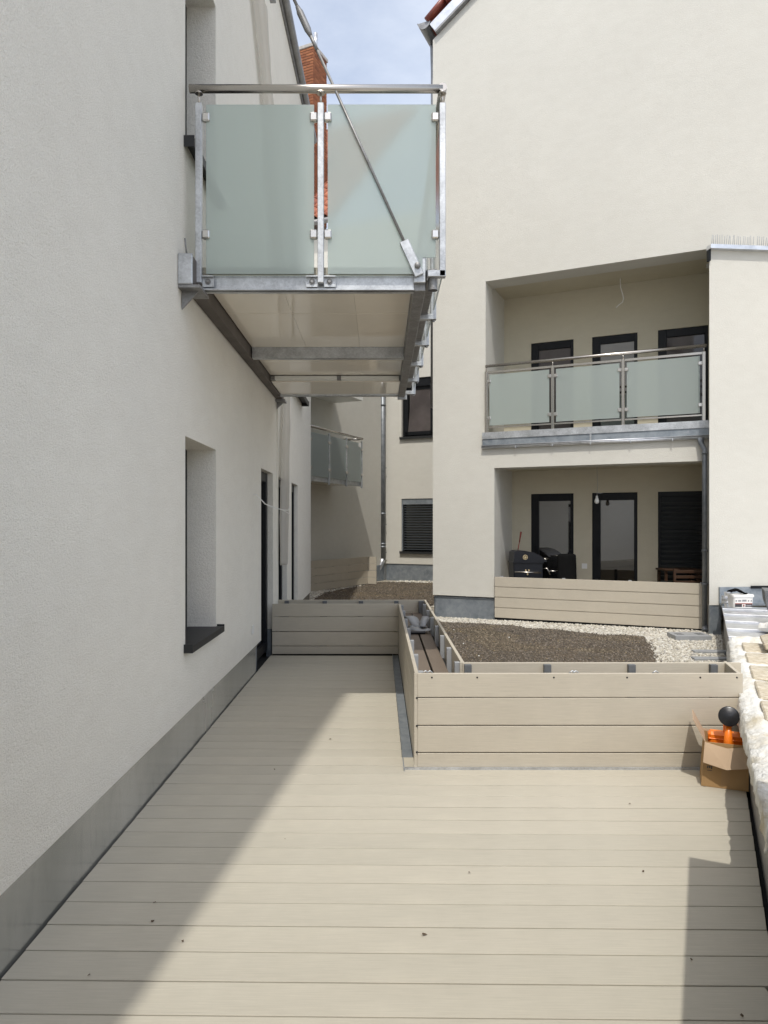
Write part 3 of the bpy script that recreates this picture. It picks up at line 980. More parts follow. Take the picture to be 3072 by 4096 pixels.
# projecting block on the right
FK = Face(4.085, 8.80, 1, .089, -.089, 1)
mb = MB()
facade_mesh(mb, FK, 0, 5, .40, 4.80, [])
mb.quad(FK.p(0, .40), FK.p(0, 4.80), V((4.275, 9.19, 4.80)), V((4.275, 9.19, .40)))
mb.quad(FK.p(0, .40), FK.p(5, .40), FK.p(5, .40, .05), FK.p(0, .40, .05))
mb.box(5.6, 9, 9.35, 11, -2, 4.7)
mb.build("wall", STUCCO, right)
mb = MB(); FK.box(mb, -.02, .30, 4.80, 4.85, -.07, .03); FK.box(mb, .30, 5, 4.80, 4.85, -.07, .6); mb.build("coping", BRIGHT, right)
mb = MB(); FK.box(mb, -.018, .004, 4.66, 4.80, -.03, .03); mb.build("coping_trim", ANTH, right)
for i in range(46):
    if i == 21: continue
    x = .03+i*.027
    mb = MB(); t0 = FK.p(x, 4.85, .0); tl = rng.uniform(-.012, .012)
    mb.tube([t0, t0 + FK.d*tl + UP*rng.uniform(.125, .145)-FK.n*.01], .0035, 4)
    mb.build("bird_spike", GREYPL, right)
mb = MB(); FK.box(mb, .015, .16, -.05, .40, .012, .045); mb.build("plinth", ZINC, right)
mb = MB(); FK.box(mb, .12, 5, .42, .625, -.028, -.003); FK.box(mb, .12, 5, .40, .43, -.10, -.026)
mb.build("flashing", ZINC, right)
mb = MB(); FK.box(mb, .52, 5, .605, .64, -.05, -.029); mb.build("flashing_strip", ANTH, right)
# gable verge, tiles and eaves gutter
sl = V((DR.x, DR.y, .71)).normalized()
mb = MB()
mb.obox(FR.p(.06, Z1+.10, -.07), sl, NR, (UP*DR.length - V((DR.x, DR.y, 0))*.71).normalized(), 8, .07, .15)
mb.build("verge_board", BRIGHT, right)
su = (UP - V((DR.x, DR.y, 0))*.71).normalized()
mb = MB()
mb.obox(FR.p(.07, Z1+.075, -.075), sl, NR, su, 8, .075, .03); mb.build("verge_trim", GALV_D, right)
for k in range(5):
    mb = MB()
    st = FR.p(-.05, Z1+.255, -.10)+sl*(k*.36)
    mb.obox(st + su*(.02+.0), (sl*.985+su*.10).normalized(), NR, su, .42, .26, .03, .006)
    mb.tube([st+su*.045+NR*.03, st+(sl*.985+su*.10).normalized()*.42+su*.045+NR*.03], [.05, .042], 10)
    mb.build("verge_tile", GABLETILE, right)
mb = MB()
mb.obox(FR.p(-.02, Z1+.2, .05), sl, NR, su, 8, 7, .05); mb.build("roof", GABLETILE, right)
# half-round gutter running back along the eave
mb = MB()
gc = FR.p(-.115, Z1+.27, -.08)
n = 12
r0 = []; r1 = []
for k in range(n+1):
    a = math.pi*k/n
    off = DR*(.10*math.cos(a)) - UP*(.10*math.sin(a))
    r0.append(mb.bm.verts.new(gc+off)); r1.append(mb.bm.verts.new(gc+off+NR*5))
for k in range(n):
    f = mb.bm.faces.new([r0[k], r0[k+1], r1[k+1], r1[k]]); f.smooth = True
mb.bm.faces.new(r0)
mb.tube([gc-DR*.10, gc-DR*.10+NR*5], .010, 8)
mb.build("gutter", GALV_D, right)
mb = MB(); mb.tube([gc+NR*.42-UP*.06, gc+NR*.42-UP*.22, FR.p(-.10, Z1-.28, .30), FR.p(-.105, Z1-5.5, .30)], [.055, .05, .042, .042], 12); mb.build("downpipe", GALV_D, right)

# lower loggia screen of boards
SA, SB = V((1.672, 10.325, 0)), V((4.25, 9.13, 0))
ds = (SB-SA).normalized(); ns = V((-ds.y, ds.x, 0))
Ls = (SB-SA).length
scr = thing("privacy_screen", SA, "low beige board screen closing the lower loggia of the right house", "screen")
FSs = Face(SA.x, SA.y, ds.x, ds.y, ns.x, ns.y)
for k in range(4):
    mb = MB(); FSs.box(mb, 0, Ls, .05+.15*k, .05+.15*k+.1385, 0, .022, .002); mb.build("board", BOARD_X, scr)
mb = MB(); FSs.box(mb, .001, Ls-.001, .052, .636, .0105, .0215); mb.build("backing_sheet", BOARD_X, scr)
for i in range(7):
    u = .1+i*(Ls-.2)/6
    mb = MB(); FSs.box(mb, u-.02, u+.02, .0, .648, .024, .064); mb.build("post", ANTH if i % 2 else GREYPL, scr)
mb = MB(); FSs.box(mb, 0, Ls, -.03, .045, .012, .03); mb.build("base_rail", ANTH, scr)

# pendant bulb in the lower loggia
pb = thing("pendant_bulb", (3.15, 10.3, 1.76), "bare white bulb hanging on a thin cable in the lower loggia", "light bulb")
mb = MB(); mb.tube([(3.15, 10.3, 2.27), (3.16, 10.3, 1.95), (3.15, 10.3, 1.80)], .003, 6); mb.tube([(3.15, 10.3, 1.86), (3.20, 10.3, 1.85), (3.24, 10.3, 1.86)], .003, 5)
mb.build("cable", GREYPL, pb)
mb = MB(); mb.lathe((3.15, 10.3, 1.82), (0, 0, -1), [(.008, 0), (.014, .005), (.016, .03), (.026, .055), (.033, .082), (.028, .105), (.012, .118), (0, .12)], 16)
mb.build("bulb", WHITEPL, pb)
mb = MB(); mb.tube([(3.55, 10.48, 5.03), (3.555, 10.48, 4.90), (3.585, 10.48, 4.80), (3.60, 10.48, 4.74), (3.585, 10.48, 4.68), (3.53, 10.48, 4.64), (3.49, 10.48, 4.60)], .007, 6)
tag(mb.build("cable", WHITEPL), "loose grey cable dangling from the ceiling of the upper loggia", "cable")

# ------------------------------------------------------------------ barbecue in the lower loggia
gr = thing("barbecue", (2.2, 10.72, -.12), "black barbecue with domed lid and steel handles in the lower loggia", "barbecue")
gx0, gx1, gy0, gy1 = 1.985, 2.42, 10.52, 10.92
mb = MB(); mb.box(gx0, gx1, gy0, gy1, .45, .835, .01); mb.box(gx0-.01, gx1+.01, gy0-.01, gy1+.01, .82, .845, .004); mb.build("firebox", GRILLBLK, gr)
mb = MB()
prof = [(gx0, .845), (gx0+.01, .985), (gx0+.05, 1.008), (gx0+.16, 1.012), (gx0+.30, .985), (gx0+.40, .935), (gx0+.485, .87), (gx0+.49, .845)]
mb.prism([(x, gy0-.012, z) for x, z in prof], (0, gy1-gy0+.024, 0)); mb.build("lid", GRILLBLK, gr)
mb = MB(); mb.lathe((gx0+.17, gy0-.012, .915), (0, -1, 0), [(0, .006), (.036, .006), (.038, 0)], 18, False)
vd = mb.build("vent_disc", BRASS, gr)
for k in range(6):
    a = k*math.pi/3+.3
    mb = MB(); mb.lathe((gx0+.17+.022*math.cos(a), gy0-.019, .915+.022*math.sin(a)), (0, -1, 0), [(0, .001), (.008, .001), (.008, 0)], 10, False)
    mb.build("vent_hole", GRILLBLK, vd)
mb = MB(); mb.tube([(gx0+.02, gy0-.02, .70), (gx0+.02, gy0-.06, .70), (gx0+.39, gy0-.06, .69), (gx0+.39, gy0-.02, .69)], .011, 10); mb.build("side_handle", STEEL, gr)
mb = MB(); mb.tube([(gx0+.43, gy0+.0, .885), (gx0+.52, gy0+.02, .887), (gx0+.54, gy0+.3, .887), (gx0+.45, gy0+.32, .885)], .011, 10); mb.build("lid_handle", STEEL, gr)
mb = MB(); mb.tube([(gx1, gy0+.03, .745), (gx1+.06, gy0, .75), (gx1+.10, gy0-.02, .66)], .010, 10); mb.build("crank", STEEL, gr)
mb = MB(); mb.tube([(gx1+.10, gy0+.1, .705), (gx1+.27, gy0+.1, .70)], .012, 10); mb.build("shelf_rail", STEEL, gr)
for x, z in ((gx0+.18, .72), (gx0+.225, .72), (gx0+.205, .66)):
    mb = MB(); mb.lathe((x, gy0, z), (0, -1, 0), [(.013, 0), (.013, .012), (0, .014)], 10); mb.build("knob", BRASS, gr)
mb = MB(); mb.tube([(gx0+.13, gy1-.05, 1.0), (gx0+.16, gy1-.05, 1.16)], .007, 8); mb.tube([(gx0+.155, gy1-.05, 1.13), (gx0+.18, gy1-.05, 1.29)], [.009, .014], 8); mb.build("poker", RED, gr)
for x in (gx0+.03, gx1-.03):
    for y in (gy0+.03, gy1-.03):
        mb = MB(); mb.box(x-.015, x+.015, y-.015, y+.015, -.118, .45); mb.build("leg", GRILLBLK, gr)
# black chair beside it
bc = thing("garden_chair", (2.85, 10.6, -.12), "black padded chair between the barbecue and the middle loggia door", "chair")
def back_pt(u, v):
    w_ = .115*(1-.05*u**8); return V((2.79+(v-.5)*2*w_, 10.55+.05*u+.04*(2*v-1)**2, .44+u*.52 - .02*abs(2*v-1)**6*u))
mb = MB(); mb.grid(back_pt, 10, 10)
bo = mb.build("backrest", BLACKMAT, bc)
sm = bo.modifiers.new("thick", 'SOLIDIFY'); sm.thickness = .05
mb = MB(); mb.box(2.64, 2.94, 10.58, 10.98, .33, .40, .015); mb.build("seat", BLACKMAT, bc)
for x in (2.66, 2.92):
    for y in (10.6, 10.95):
        mb = MB(); mb.tube([(x, y, .34), (x, y, -.118)], .013, 8); mb.build("leg", BLACKMAT, bc)
# wooden chair and table at the right
wc = thing("wooden_chair", (3.95, 9.75, -.12), "brown wooden folding chair with slatted back in the right end of the lower loggia", "chair")
cx0, cx1, cyf = 3.885, 4.30, 9.38
for k, z in enumerate((.755, .685, .615)):
    mb = MB(); mb.box(cx0+.02, cx1-.02, cyf, cyf+.02, z, z+.04, .004); mb.build("back_slat", WOOD, wc)
for x in (cx0, cx1-.03):
    mb = MB(); mb.box(x, x+.03, cyf-.005, cyf+.03, -.12, .815, .004); mb.build("leg", WOOD, wc)
    mb = MB(); mb.box(x, x+.03, cyf+.36, cyf+.39, -.12, .42, .004); mb.build("leg", WOOD, wc)
mb = MB(); mb.box(cx0, cx1, cyf+.03, cyf+.40, .40, .43, .004); mb.build("seat", WOOD, wc)
wt = thing("wooden_table", (3.9, 10.0, -.12), "small brown wooden table behind the slatted chair in the lower loggia", "table")
mb = MB(); mb.box(4.02, 4.55, 10.02, 10.35, .745, .77, .004); mb.build("tabletop", WOOD, wt)
for x in (4.04, 4.5):
    for y in (10.05, 10.3):
        mb = MB(); mb.box(x, x+.035, y, y+.035, -.12, .745); mb.build("leg", WOOD, wt)
mb = MB(); mb.box(3.97, 4.29, 9.45, 9.75, .432, .475, .015); tag(mb.build("seat_cushion", CUSHION), "pale seat cushion lying on the wooden chair in the lower loggia", "cushion")

# ================================================================== REAR HOUSE
CR = V((.124, 19.0, 0))
FE = Face(CR.x, CR.y, DR.x, DR.y, NR.x, NR.y)                 # right segment with the two windows
LN = V((-.9095, .4156, 0))
FW = Face(CR.x, CR.y, -.4156, -.9095, LN.x, LN.y)             # left segment, u runs towards the camera
rear = thing("apartment_house", (0, 19, 0), "cream rendered house at the far end with red tiled roof and brick chimney", "house")
mb = MB()
facade_mesh(mb, FE, -4.5, 4.5, .36, 9.6, [(.50, 1.42, 3.70, 5.25, .14), (.50, 1.42, .69, 2.08, .14)])
FE.box(mb, -4.4, 4.4, -1, 9.5, .3, 6)
mb.build("wall", STUCCO, rear)
mb = MB()
facade_mesh(mb, FW, 0, 8.5, -.2, 6.6, [])
mb.quad(FW.p(0, 6.6), FW.p(8.5, 6.6), FW.p(8.5, 6.6, 6), FW.p(0, 6.6, 6))
mb.build("wall", STUCCO, rear)
mb = MB(); FE.box(mb, .06, 4.4, -.35, .37, .02, .045); mb.build("plinth", ZINC, rear)
mb = MB(); FW.box(mb, .06, 2.0, -.35, .33, -.02, -.002); mb.build("plinth", ZINC, rear)
# tilted-open upper window
w = window(FE, "window", .50, 1.42, 3.70, 5.25, .10, rear, .07, pane_mat=PANE)
sill(FE, .50, 1.42, 3.705, .05, .1, w, .06)
mb = MB(); FE.box(mb, .502, 1.418, 5.03, 5.249, .03, .099); mb.build("shutter_box", ANTH, w)
tz = .16
mb = MB()
zin = (UP*1.0 - NR*0.0)
for (ua, ub, za, zb) in ((.57, .66, 3.76, 5.02), (1.29, 1.36, 3.76, 5.02), (.57, 1.36, 3.76, 3.85), (.57, 1.36, 4.95, 5.02)):
    FE.box(mb, ua, ub, za, zb, .07, .10)
sa = mb.build("sash", ANTH, w)
mb = MB(); mb.quad(FE.p(.66, 3.85, .075), FE.p(1.29, 3.85, .075), FE.p(1.29, 4.95, .085), FE.p(.74, 4.95, .085)); mb.build("curtain", PANE_C, w)
# lower window behind a lowered venetian blind
w = window(FE, "window", .50, 1.42, .69, 2.08, .12, rear, .07)
sill(FE, .50, 1.42, .69, .05, .12, w, .06)
mb = MB(); FE.box(mb, .502, .53, .70, 2.078, .02, .119); FE.box(mb, 1.39, 1.418, .70, 2.078, .02, .119)
FE.box(mb, .531, 1.389, 1.93, 2.078, .02, .119); mb.build("blind_guide", ZINC, w)
for k in range(18):
    z = .735+k*.0665
    mb = MB(); mb.obox(FE.p(.534, z, .03), DR, (NR*.80+UP*.60).normalized(), (UP*.80-NR*.60).normalized(), .852, .058, .003)
    mb.build("slat", BLIND, w)
# downpipe
dp = FE.p(.02, 0, -.14)+V((.0, 0, 0))
mb = MB()
mb.tube([(dp.x, dp.y, 6.2), (dp.x, dp.y, .45), ], .072, 14)
for z in (4.55, 1.66, .86, .78):
    mb.tube([(dp.x, dp.y, z), (dp.x, dp.y, z+.05)], .084, 14)
for z in (5.4, 2.9, 1.4, .66):
    mb.tube([(dp.x, dp.y, z), (dp.x+.10, dp.y-.03, z)], .012, 6)
mb.build("downpipe", PIPEZ, rear)
mb = MB()
mb.tube([(dp.x, dp.y, .50), (dp.x-.02, dp.y-.02, .40), (dp.x-.30, dp.y-.25, -.12)], .07, 14)
mb.build("drain_elbow", BRIGHT, rear)
mb = MB(); FE.box(mb, -.04, .46, 5.9, 6.0, -.3, 0); mb.build("cornice", STUCCO, rear)
# roof with tiles
ROOF_E = FE.p(0, 9.75, -.25)
rs = (NR*.707+UP*.707); rn = (UP*.707-NR*.707)
mb = MB()
mb.obox(FE.p(-5.0, 9.75, -.25), DR, rs, rn, 3.60, 9.0, .06)
roof = mb.build("roof", MORTAR, rear)
mb = MB()
mb.obox(FE.p(-5.0, 9.75, -.25), DR, rs, rn, .2, .37, .02, 0); mb.bm.free()
tile_me = None
def tile_mesh():
    t = MB()
    # one pantile .30 wide, .42 long with a rolled left edge
    prof = [(0, .03), (.03, .075), (.075, .085), (.11, .06), (.14, .025), (.22, .018), (.30, .03)]
    a = [t.bm.verts.new((x, 0, z+.03)) for x, z in prof]; b = [t.bm.verts.new((x, .46, z)) for x, z in prof]
    c = [t.bm.verts.new((x, 0, z+.005)) for x, z in prof]
    for i in range(len(prof)-1):
        f = t.bm.faces.new([a[i], a[i+1], b[i+1], b[i]]); f.smooth = True
        t.bm.faces.new([c[i], c[i+1], a[i+1], a[i]])
    return t.build("tile", TILE, roof, loc=(0, 0, 0))
R3 = Matrix((DR, rs, rn)).transposed().to_euler()
t0 = tile_mesh()
first = True
cnt = 0
for r in range(24):
    for c in range(12):
        pos = FE.p(-4.99+c*.298, 9.75, -.25) + rs*(r*.375) + rn*.06 - wloc(roof)
        if first: t0.location = pos; t0.rotation_euler = R3; first = False
        else: copy_part(t0, roof, pos, R3)
        cnt += 1
mb = MB(); mb.tube([FE.p(-5.0, 9.70, -.32), FE.p(-1.38, 9.70, -.32)], .075, 10); mb.build("gutter", GALV_D, rear)
# brick chimney
CC = V((-1.963, 21.0, 0))
ZT = 15.55
chm = MB()
cl, cd = DR*-1.0, V((.4156, .9095, 0))
WL, WD = 1.0, .84
chm.obox(CC+cl*.012+cd*.012+UP*10.3, cl, cd, UP, WL-.024, WD-.024, ZT-10.3-.01)
chim = chm.build("chimney", MORTAR, rear)
mb = MB(); mb.obox(CC-cl*.03-cd*.03+UP*(ZT), cl, cd, UP, WL+.06, WD+.06, .10, .01); mb.build("chimney_cap", CONCRETE, chim)
mb = MB(); mb.tube([CC+cl*.12+cd*.35+UP*(ZT+.1), CC+cl*.12+cd*.35+UP*(ZT+.62)], .065, 14); mb.build("flue", BRIGHT, chim)
def brick_mesh(ln):
    t = MB(); t.box(0, ln-.012, 0, .11, 0, .073, .006)
    return t.build("brick", BRICK, chim, loc=(0, 0, 0))
RL = Matrix((-DR*1.0, V((.4156, .9095, 0)), UP)).transposed()   # not used for handedness; boxes are placed by rotation about z
angL = math.atan2(cl.y, cl.x); angD = math.atan2(cd.y, cd.x)
protos = {}
nb = 0
def put_brick(p, ang, ln, mat_shift=0):
    global nb
    key = round(ln, 3)
    rot = (0, 0, ang)
    if key not in protos:
        b = brick_mesh(ln); protos[key] = b; b.location = p - wloc(chim); b.rotation_euler = rot
    else:
        copy_part(protos[key], chim, p - wloc(chim), rot)
    nb += 1
low = MB()
row_h = .0845
nrow = int((ZT-10.4)/row_h)
for r in range(nrow):
    z = ZT - (r+1)*row_h + .006
    odd = r % 2
    # near-left face: runs from corner CC along cl
    segs = []
    u = 0.0
    first_l = .115 if odd else .25
    while u < WL-.02:
        ln = first_l if u == 0 else .25
        ln = min(ln, WL-u); segs.append((u, ln)); u += ln
    segd = []
    u = .11 if odd == 0 else 0.0
    u = 0.115 if not odd else .0
    st = u
    while u < WD-.02:
        ln = min(.25, WD-u); segd.append((u, ln)); u += ln
    for (u, ln) in segs:
        if ln < .05: continue
        # brick lies with its outer face on the chimney face; box local y points inward
        p = CC + cl*(u+ln-.012) + UP*z - cd*rng.uniform(0, .004)
        if r < 37: put_brick(p, angL+math.pi, ln)
        else: low.obox(CC+cl*u+UP*z, cl, cd, UP, ln-.012, .11, .073)
    for (u, ln) in segd:
        if ln < .05: continue
        p = CC + cd*u + UP*z + DR*rng.uniform(0, .004)
        if r < 37: put_brick(p, angD, ln)
        else: low.obox(CC+cd*u+UP*z, cd, cl, UP, ln-.012, .11, .073)
low.build("lower_brickwork", BRICK, chim, kind='stuff')

# rear balcony on the left segment
PB = V((-1.35, 14.0, 0)); dB = V((.4156, .9095, 0)); nB = V((-.9095, .4156, 0))
FB2 = Face(PB.x, PB.y, dB.x, dB.y, nB.x, nB.y)
b2 = thing("rear_balcony", PB, "smaller frosted glass balcony of the far house, left of the grey downpipe", "balcony")
U0, UE = -.9, 2.24
mb = MB(); FB2.box(mb, U0, UE, 2.26, 2.36, 0, .05, .004); FB2.box(mb, U0, UE, 2.31, 2.36, .05, .74)
mb.build("floor_frame", GALV, b2)
mb = MB(); FB2.box(mb, U0, UE-.1, 2.275, 2.305, .06, .74); mb.build("soffit_panel", SOFFIT, b2)
ps = (-.9, -.1, .68, 1.46, 2.21)
for i, u in enumerate(ps):
    mb = MB(); FB2.box(mb, u-.018, u+.018, 2.22, 3.27, -.05, -.012, .003); po = mb.build("post", GALV, b2)
    for z in (3.08, 2.52):
        mb = MB(); FB2.box(mb, u-.06, u+.06, z-.025, z+.025, -.054, -.014, .005); mb.build("clamp", CLAMP, po)
for a, b in zip(ps[:-1], ps[1:]):
    mb = MB(); FB2.box(mb, a+.035, b-.035, 2.36, 3.22, -.035, -.027); mb.build("glass_panel", FROST, b2)
mb = MB(); FB2.box(mb, UE-.005, UE+.003, 2.36, 3.22, .02, .70); mb.build("glass_panel", FROST, b2)
mb = MB(); mb.tube([FB2.p(U0, 3.33, -.03), FB2.p(UE, 3.33, -.03)], .026, 14); mb.tube([FB2.p(UE, 3.33, -.05), FB2.p(UE, 3.33, .74)], .026, 14)
mb.build("handrail", STEEL, b2)
mb = MB(); FB2.box(mb, 2.05, 2.16, 3.13, 3.23, -.04, -.036); mb.build("sticker", WHITEPL, b2)
b3 = thing("balcony_slab", FB2.p(0, 4.2), "white balcony slab overhead above the rear frosted balcony", "balcony")
mb = MB(); FB2.box(mb, -1.5, 2.30, 4.20, 4.36, -.02, .74); mb.build("slab", WHITEMETAL, b3)
mb = MB(); FB2.box(mb, 1.0, 1.08, 4.17, 4.2, .3, .38); mb.build("soffit_lamp", GREYPL, b3)
# rear low screen
QA, QB = V((-1.56, 14.95, 0)), V((-.29, 17.15, 0))
dq = (QB-QA).normalized(); nq = V((-dq.y, dq.x, 0))
FQ = Face(QA.x, QA.y, dq.x, dq.y, nq.x, nq.y)
s2 = thing("privacy_screen", QA, "low beige board screen under the far balcony", "screen")
LQ = (QB-QA).length
for k in range(4):
    mb = MB(); FQ.box(mb, -1.0, LQ, -.03+.165*k, -.03+.165*k+.157, 0, .022, .002); mb.build("board", BOARD_Y, s2)
for i in range(6):
    mb = MB(); u = -.9+i*(LQ+.8)/5; FQ.box(mb, u-.02, u+.02, -.1, .62, .024, .06); mb.build("post", GREYPL, s2)
for k in range(4):
    mb = MB(); mb.obox(FQ.p(LQ+.002, -.03+.165*k), (-DR).normalized()*-1, NR, UP, .23, .022, .157, .002); mb.build("board", BOARD_X, s2)

# ================================================================== PLANTER (L-shaped trough of boards)
pl = thing("planter", (.2, 4.075, 0), "L-shaped beige planter trough of horizontal composite boards on the deck", "planter")
ZJ = [(.004, .0875), (.0935, .2435), (.2495, .4035), (.4095, .545)]
YP, XP = 4.075, .2045
for z0, z1 in ZJ:
    mb = MB(); mb.box(XP+.012, 2.085, YP, YP+.022, z0, z1, .002); mb.build("board", BOARD_X, pl)
    mb = MB(); mb.box(XP-.002, XP+.020, YP+.002, 7.648, z0, z1, .002); mb.build("board", BOARD_Y, pl)
    mb = MB(); mb.box(WX+.005, XP-.003, 7.65, 7.672, z0, z1, .002); mb.build("board", BOARD_X, pl)
    mb = MB(); mb.box(.515, 2.24, 4.40, 4.422, z0, z1-.002, .002); mb.build("board", BOARD_X, pl)
    mb = MB(); mb.box(.505, .527, 4.424, 8.07, z0, z1, .002); mb.build("board", BOARD_Y, pl)
    mb = MB(); mb.box(WX+.005, .503, 8.05, 8.072, z0, z1, .002); mb.build("board", BOARD_X, pl)
mb = MB(); mb.box(XP-.006, XP+.011, YP-.006, YP+.012, .0, .545, .001); mb.build("corner_strip", BOARD_X, pl)
mb = MB(); mb.box(.498, .514, 4.40, 4.424, .0, .545, .001); mb.build("corner_strip", BOARD_X, pl)
# right end cap, slightly splayed
for z0, z1 in ZJ:
    mb = MB(); mb.obox((2.062, YP+.024, z0), V((.25, .97, 0)).normalized(), V((.97, -.25, 0)).normalized(), UP, .36, .02, z1-z0, .002); mb.build("board", BOARD_Y, pl)
mb = MB(); mb.box(.137, 2.085, YP-.022, YP-.003, -.002, .010); mb.build("base_trim", GALV, pl)
# metal posts inside
def ppost(x0, x1, y0, y1, m=GREYPL):
    mb = MB(); mb.box(x0, x1, y0, y1, .0, .537, .002); mb.build("post", m, pl)
for y in (4.18, 4.72, 5.30, 5.90, 6.5, 7.1, 7.6):
    ppost(XP+.022, XP+.052, y-.022, y+.022)
for y in (4.46, 4.98, 5.52, 6.05, 6.6, 7.15, 7.7):
    ppost(.470, .503, y-.022, y+.022)
for x in (.545, 1.035, 1.555, 2.06):
    ppost(x-.022, x+.022, 4.368, 4.398, GREYBOX)
for x in (-1.05, -.62, -.21, .19):
    ppost(x-.025, x+.025, 8.015, 8.048, GREYBOX); ppost(x-.025, x+.025, 7.674, 7.70, GREYBOX)
ppost(.44, .50, 7.98, 8.048, GREYBOX)
for x in (.30, .56, 1.00, 1.42, 1.84, 2.05):
    mb = MB(); mb.lathe((x, YP, .522), (0, -1, 0), [(0, .0025), (.004, .0025), (.0055, 0)], 8); mb.build("screw", ANTH, pl)
for z in (.24, .40, .09):
    mb = MB(); mb.lathe((XP+.009, YP-.006, z+.006), (0, -1, 0), [(0, .003), (.0055, .003), (.0065, 0)], 8); mb.build("screw", BLACKPL, pl)
for x in (.245, .27, 1.09, 1.11, 1.57):
    mb = MB(); mb.tube([(x, YP+.012, .545), (x+.02, YP+.014, .558), (x+.035, YP+.012, .546)], .004, 6); mb.build("wire_clip", GALV, pl)
# brown trough floor
mb = MB(); mb.box(XP+.055, .352, YP+.03, 8.04, .375, .40, .002); mb.build("floor_board", BROWN, pl)
mb = MB(); mb.box(.366, .468, YP+.03, 8.04, .375, .402, .002); mb.build("floor_board", BROWN, pl)
mb = MB(); mb.box(XP+.03, .50, YP+.03, 8.04, .345, .365); mb.box(.5, 2.06, YP+.024, 4.398, .26, .28); mb.box(WX+.01, XP, 7.68, 8.04, .30, .32); mb.build("trough_liner", DARKGAP, pl)
# grey plastic offcuts in the trough
oc = thing("plastic_offcuts", (.36, 6.95, .40), "grey bent plastic gutter offcuts lying on a black tray in the planter trough", "offcuts")
mb = MB(); mb.box(.275, .42, 6.45, 6.85, .402, .43, .01); mb.build("tray", BLACKPL, oc)
def strip(pts, w, name="profile"):
    mb = MB()
    P = [V(p) for p in pts]
    n = len(P); left_, right_ = [], []
    for i, p in enumerate(P):
        d = (P[min(i+1, n-1)]-P[max(i-1, 0)]).normalized()
        s = d.cross(UP).normalized()
        left_.append(mb.bm.verts.new(p+s*w/2)); right_.append(mb.bm.verts.new(p-s*w/2))
    for i in range(n-1): mb.bm.faces.new([left_[i], left_[i+1], right_[i+1], right_[i]]).smooth = True
    o = mb.build(name, GREYPL, oc); sm = o.modifiers.new("t", 'SOLIDIFY'); sm.thickness = .008
strip([(.265, 6.95, .49), (.285, 6.92, .51), (.32, 6.85, .50), (.35, 6.76, .455), (.40, 6.66, .44)], .10)
strip([(.31, 6.62, .445), (.345, 6.56, .432), (.38, 6.52, .43), (.43, 6.52, .435), (.455, 6.53, .445)], .11)
strip([(.34, 6.70, .45), (.38, 6.74, .45), (.42, 6.80, .46), (.45, 6.9, .50)], .08)
strip([(.40, 6.64, .45), (.415, 6.72, .48), (.44, 6.82, .52)], .06)
strip([(.285, 6.66, .44), (.31, 6.68, .45), (.335, 6.68, .44)], .05)

# ================================================================== PARAPET ON THE RIGHT
DP = V((.4156, .9095, 0)); NP = V((.9095, -.4156, 0))
FP = Face(1.821, 3.459, DP.x, DP.y, NP.x, NP.y)
par = thing("parapet_wall", (1.82, 3.46, 0), "low metal-clad parapet wall along the right edge of the deck", "parapet")
mb = MB(); FP.box(mb, -1.5, 5.85, -.2, .385, .012, 3.2); mb.build("core", CONCRETE, par)
us_ = [-1.5, -.62, .28, 1.18, 2.08, 2.98, 3.88, 4.78, 5.80]
for a, b in zip(us_[:-1], us_[1:]):
    mb = MB(); FP.box(mb, a+.002, b-.002, -.03, .388, 0, .010, .002); mb.build("side_panel", GALV_D, par)
# sheet metal top of ribbed sheets
rib = [2.55, 3.02, 3.56, 4.15, 4.75, 5.30, 5.78]
for a, b in zip(rib[:-1], rib[1:]):
    mb = MB()
    FP.box(mb, a+.02, b-.001, .390, .402+.004*rng.random(), -.025, 3.1, .002)
    FP.box(mb, a-.012, a+.02, .400, .424, -.028, 3.1, .004)
    mb.build("metal_sheet", BRIGHT, par)
# fleece draped over the near part
def fleece_pt(u, v):
    t = -1.35+u*4.05
    s_tot = 1.75
    hang = .095+.075*max(-.45, min(1.0, t))+.028*noise.noise(V((t*2.6, 3.1, 0)))
    s = v*s_tot - hang
    if s < 0:
        x = -.016-.012*math.sin(min(1, -s/.10)*1.2)-.010*abs(noise.noise(V((t*7, s*7, 2))))-.03*max(0, noise.noise(V((t*3.3, 5, 1))))*.6
        z = .425 + s
    else:
        x = s-.016*(1-min(1, s/.05)); z = .425
        z -= .02*math.exp(-s*40)
    amp = 1.0 if t < 0 else .45
    z += amp*(.022*noise.noise(V((t*4, s*4, 0)))+.013*noise.noise(V((t*11, s*11, 4)))+.03*max(0, noise.noise(V((t*2.2, s*2.5, 7)))))
    if s > 0: z = max(z, .412)
    if s > 0 and t < 2.55:
        z += .016*math.exp(-((s-.030)/.022)**2)*(1+.6*noise.noise(V((t*5, 1, 0))))
        for tj in (-.03, .435, .97, 1.495, 2.0):
            z += .020*math.exp(-((t-tj+.02*noise.noise(V((s*6, tj, 0))))/.028)**2)
    cr = .014*(.5-abs(noise.noise(V((t*9, s*9, 3)))))+.008*(.5-abs(noise.noise(V((t*21, s*19, 6)))))
    z += cr
    x_cr = cr if s < 0 else 0
    z += .05*math.exp(-((t-2.60)/.06)**2)*(1 if s > 0 else .3)
    return FP.p(t, z, x-1.6*x_cr)
mb = MB(); mb.grid(fleece_pt, 260, 120)
fl = mb.build("fleece_sheet", FLEECE); tag(fl, "white stained fleece sheet draped over the near half of the right parapet", "fleece")
sm = fl.modifiers.new("thick", 'SOLIDIFY'); sm.thickness = .006
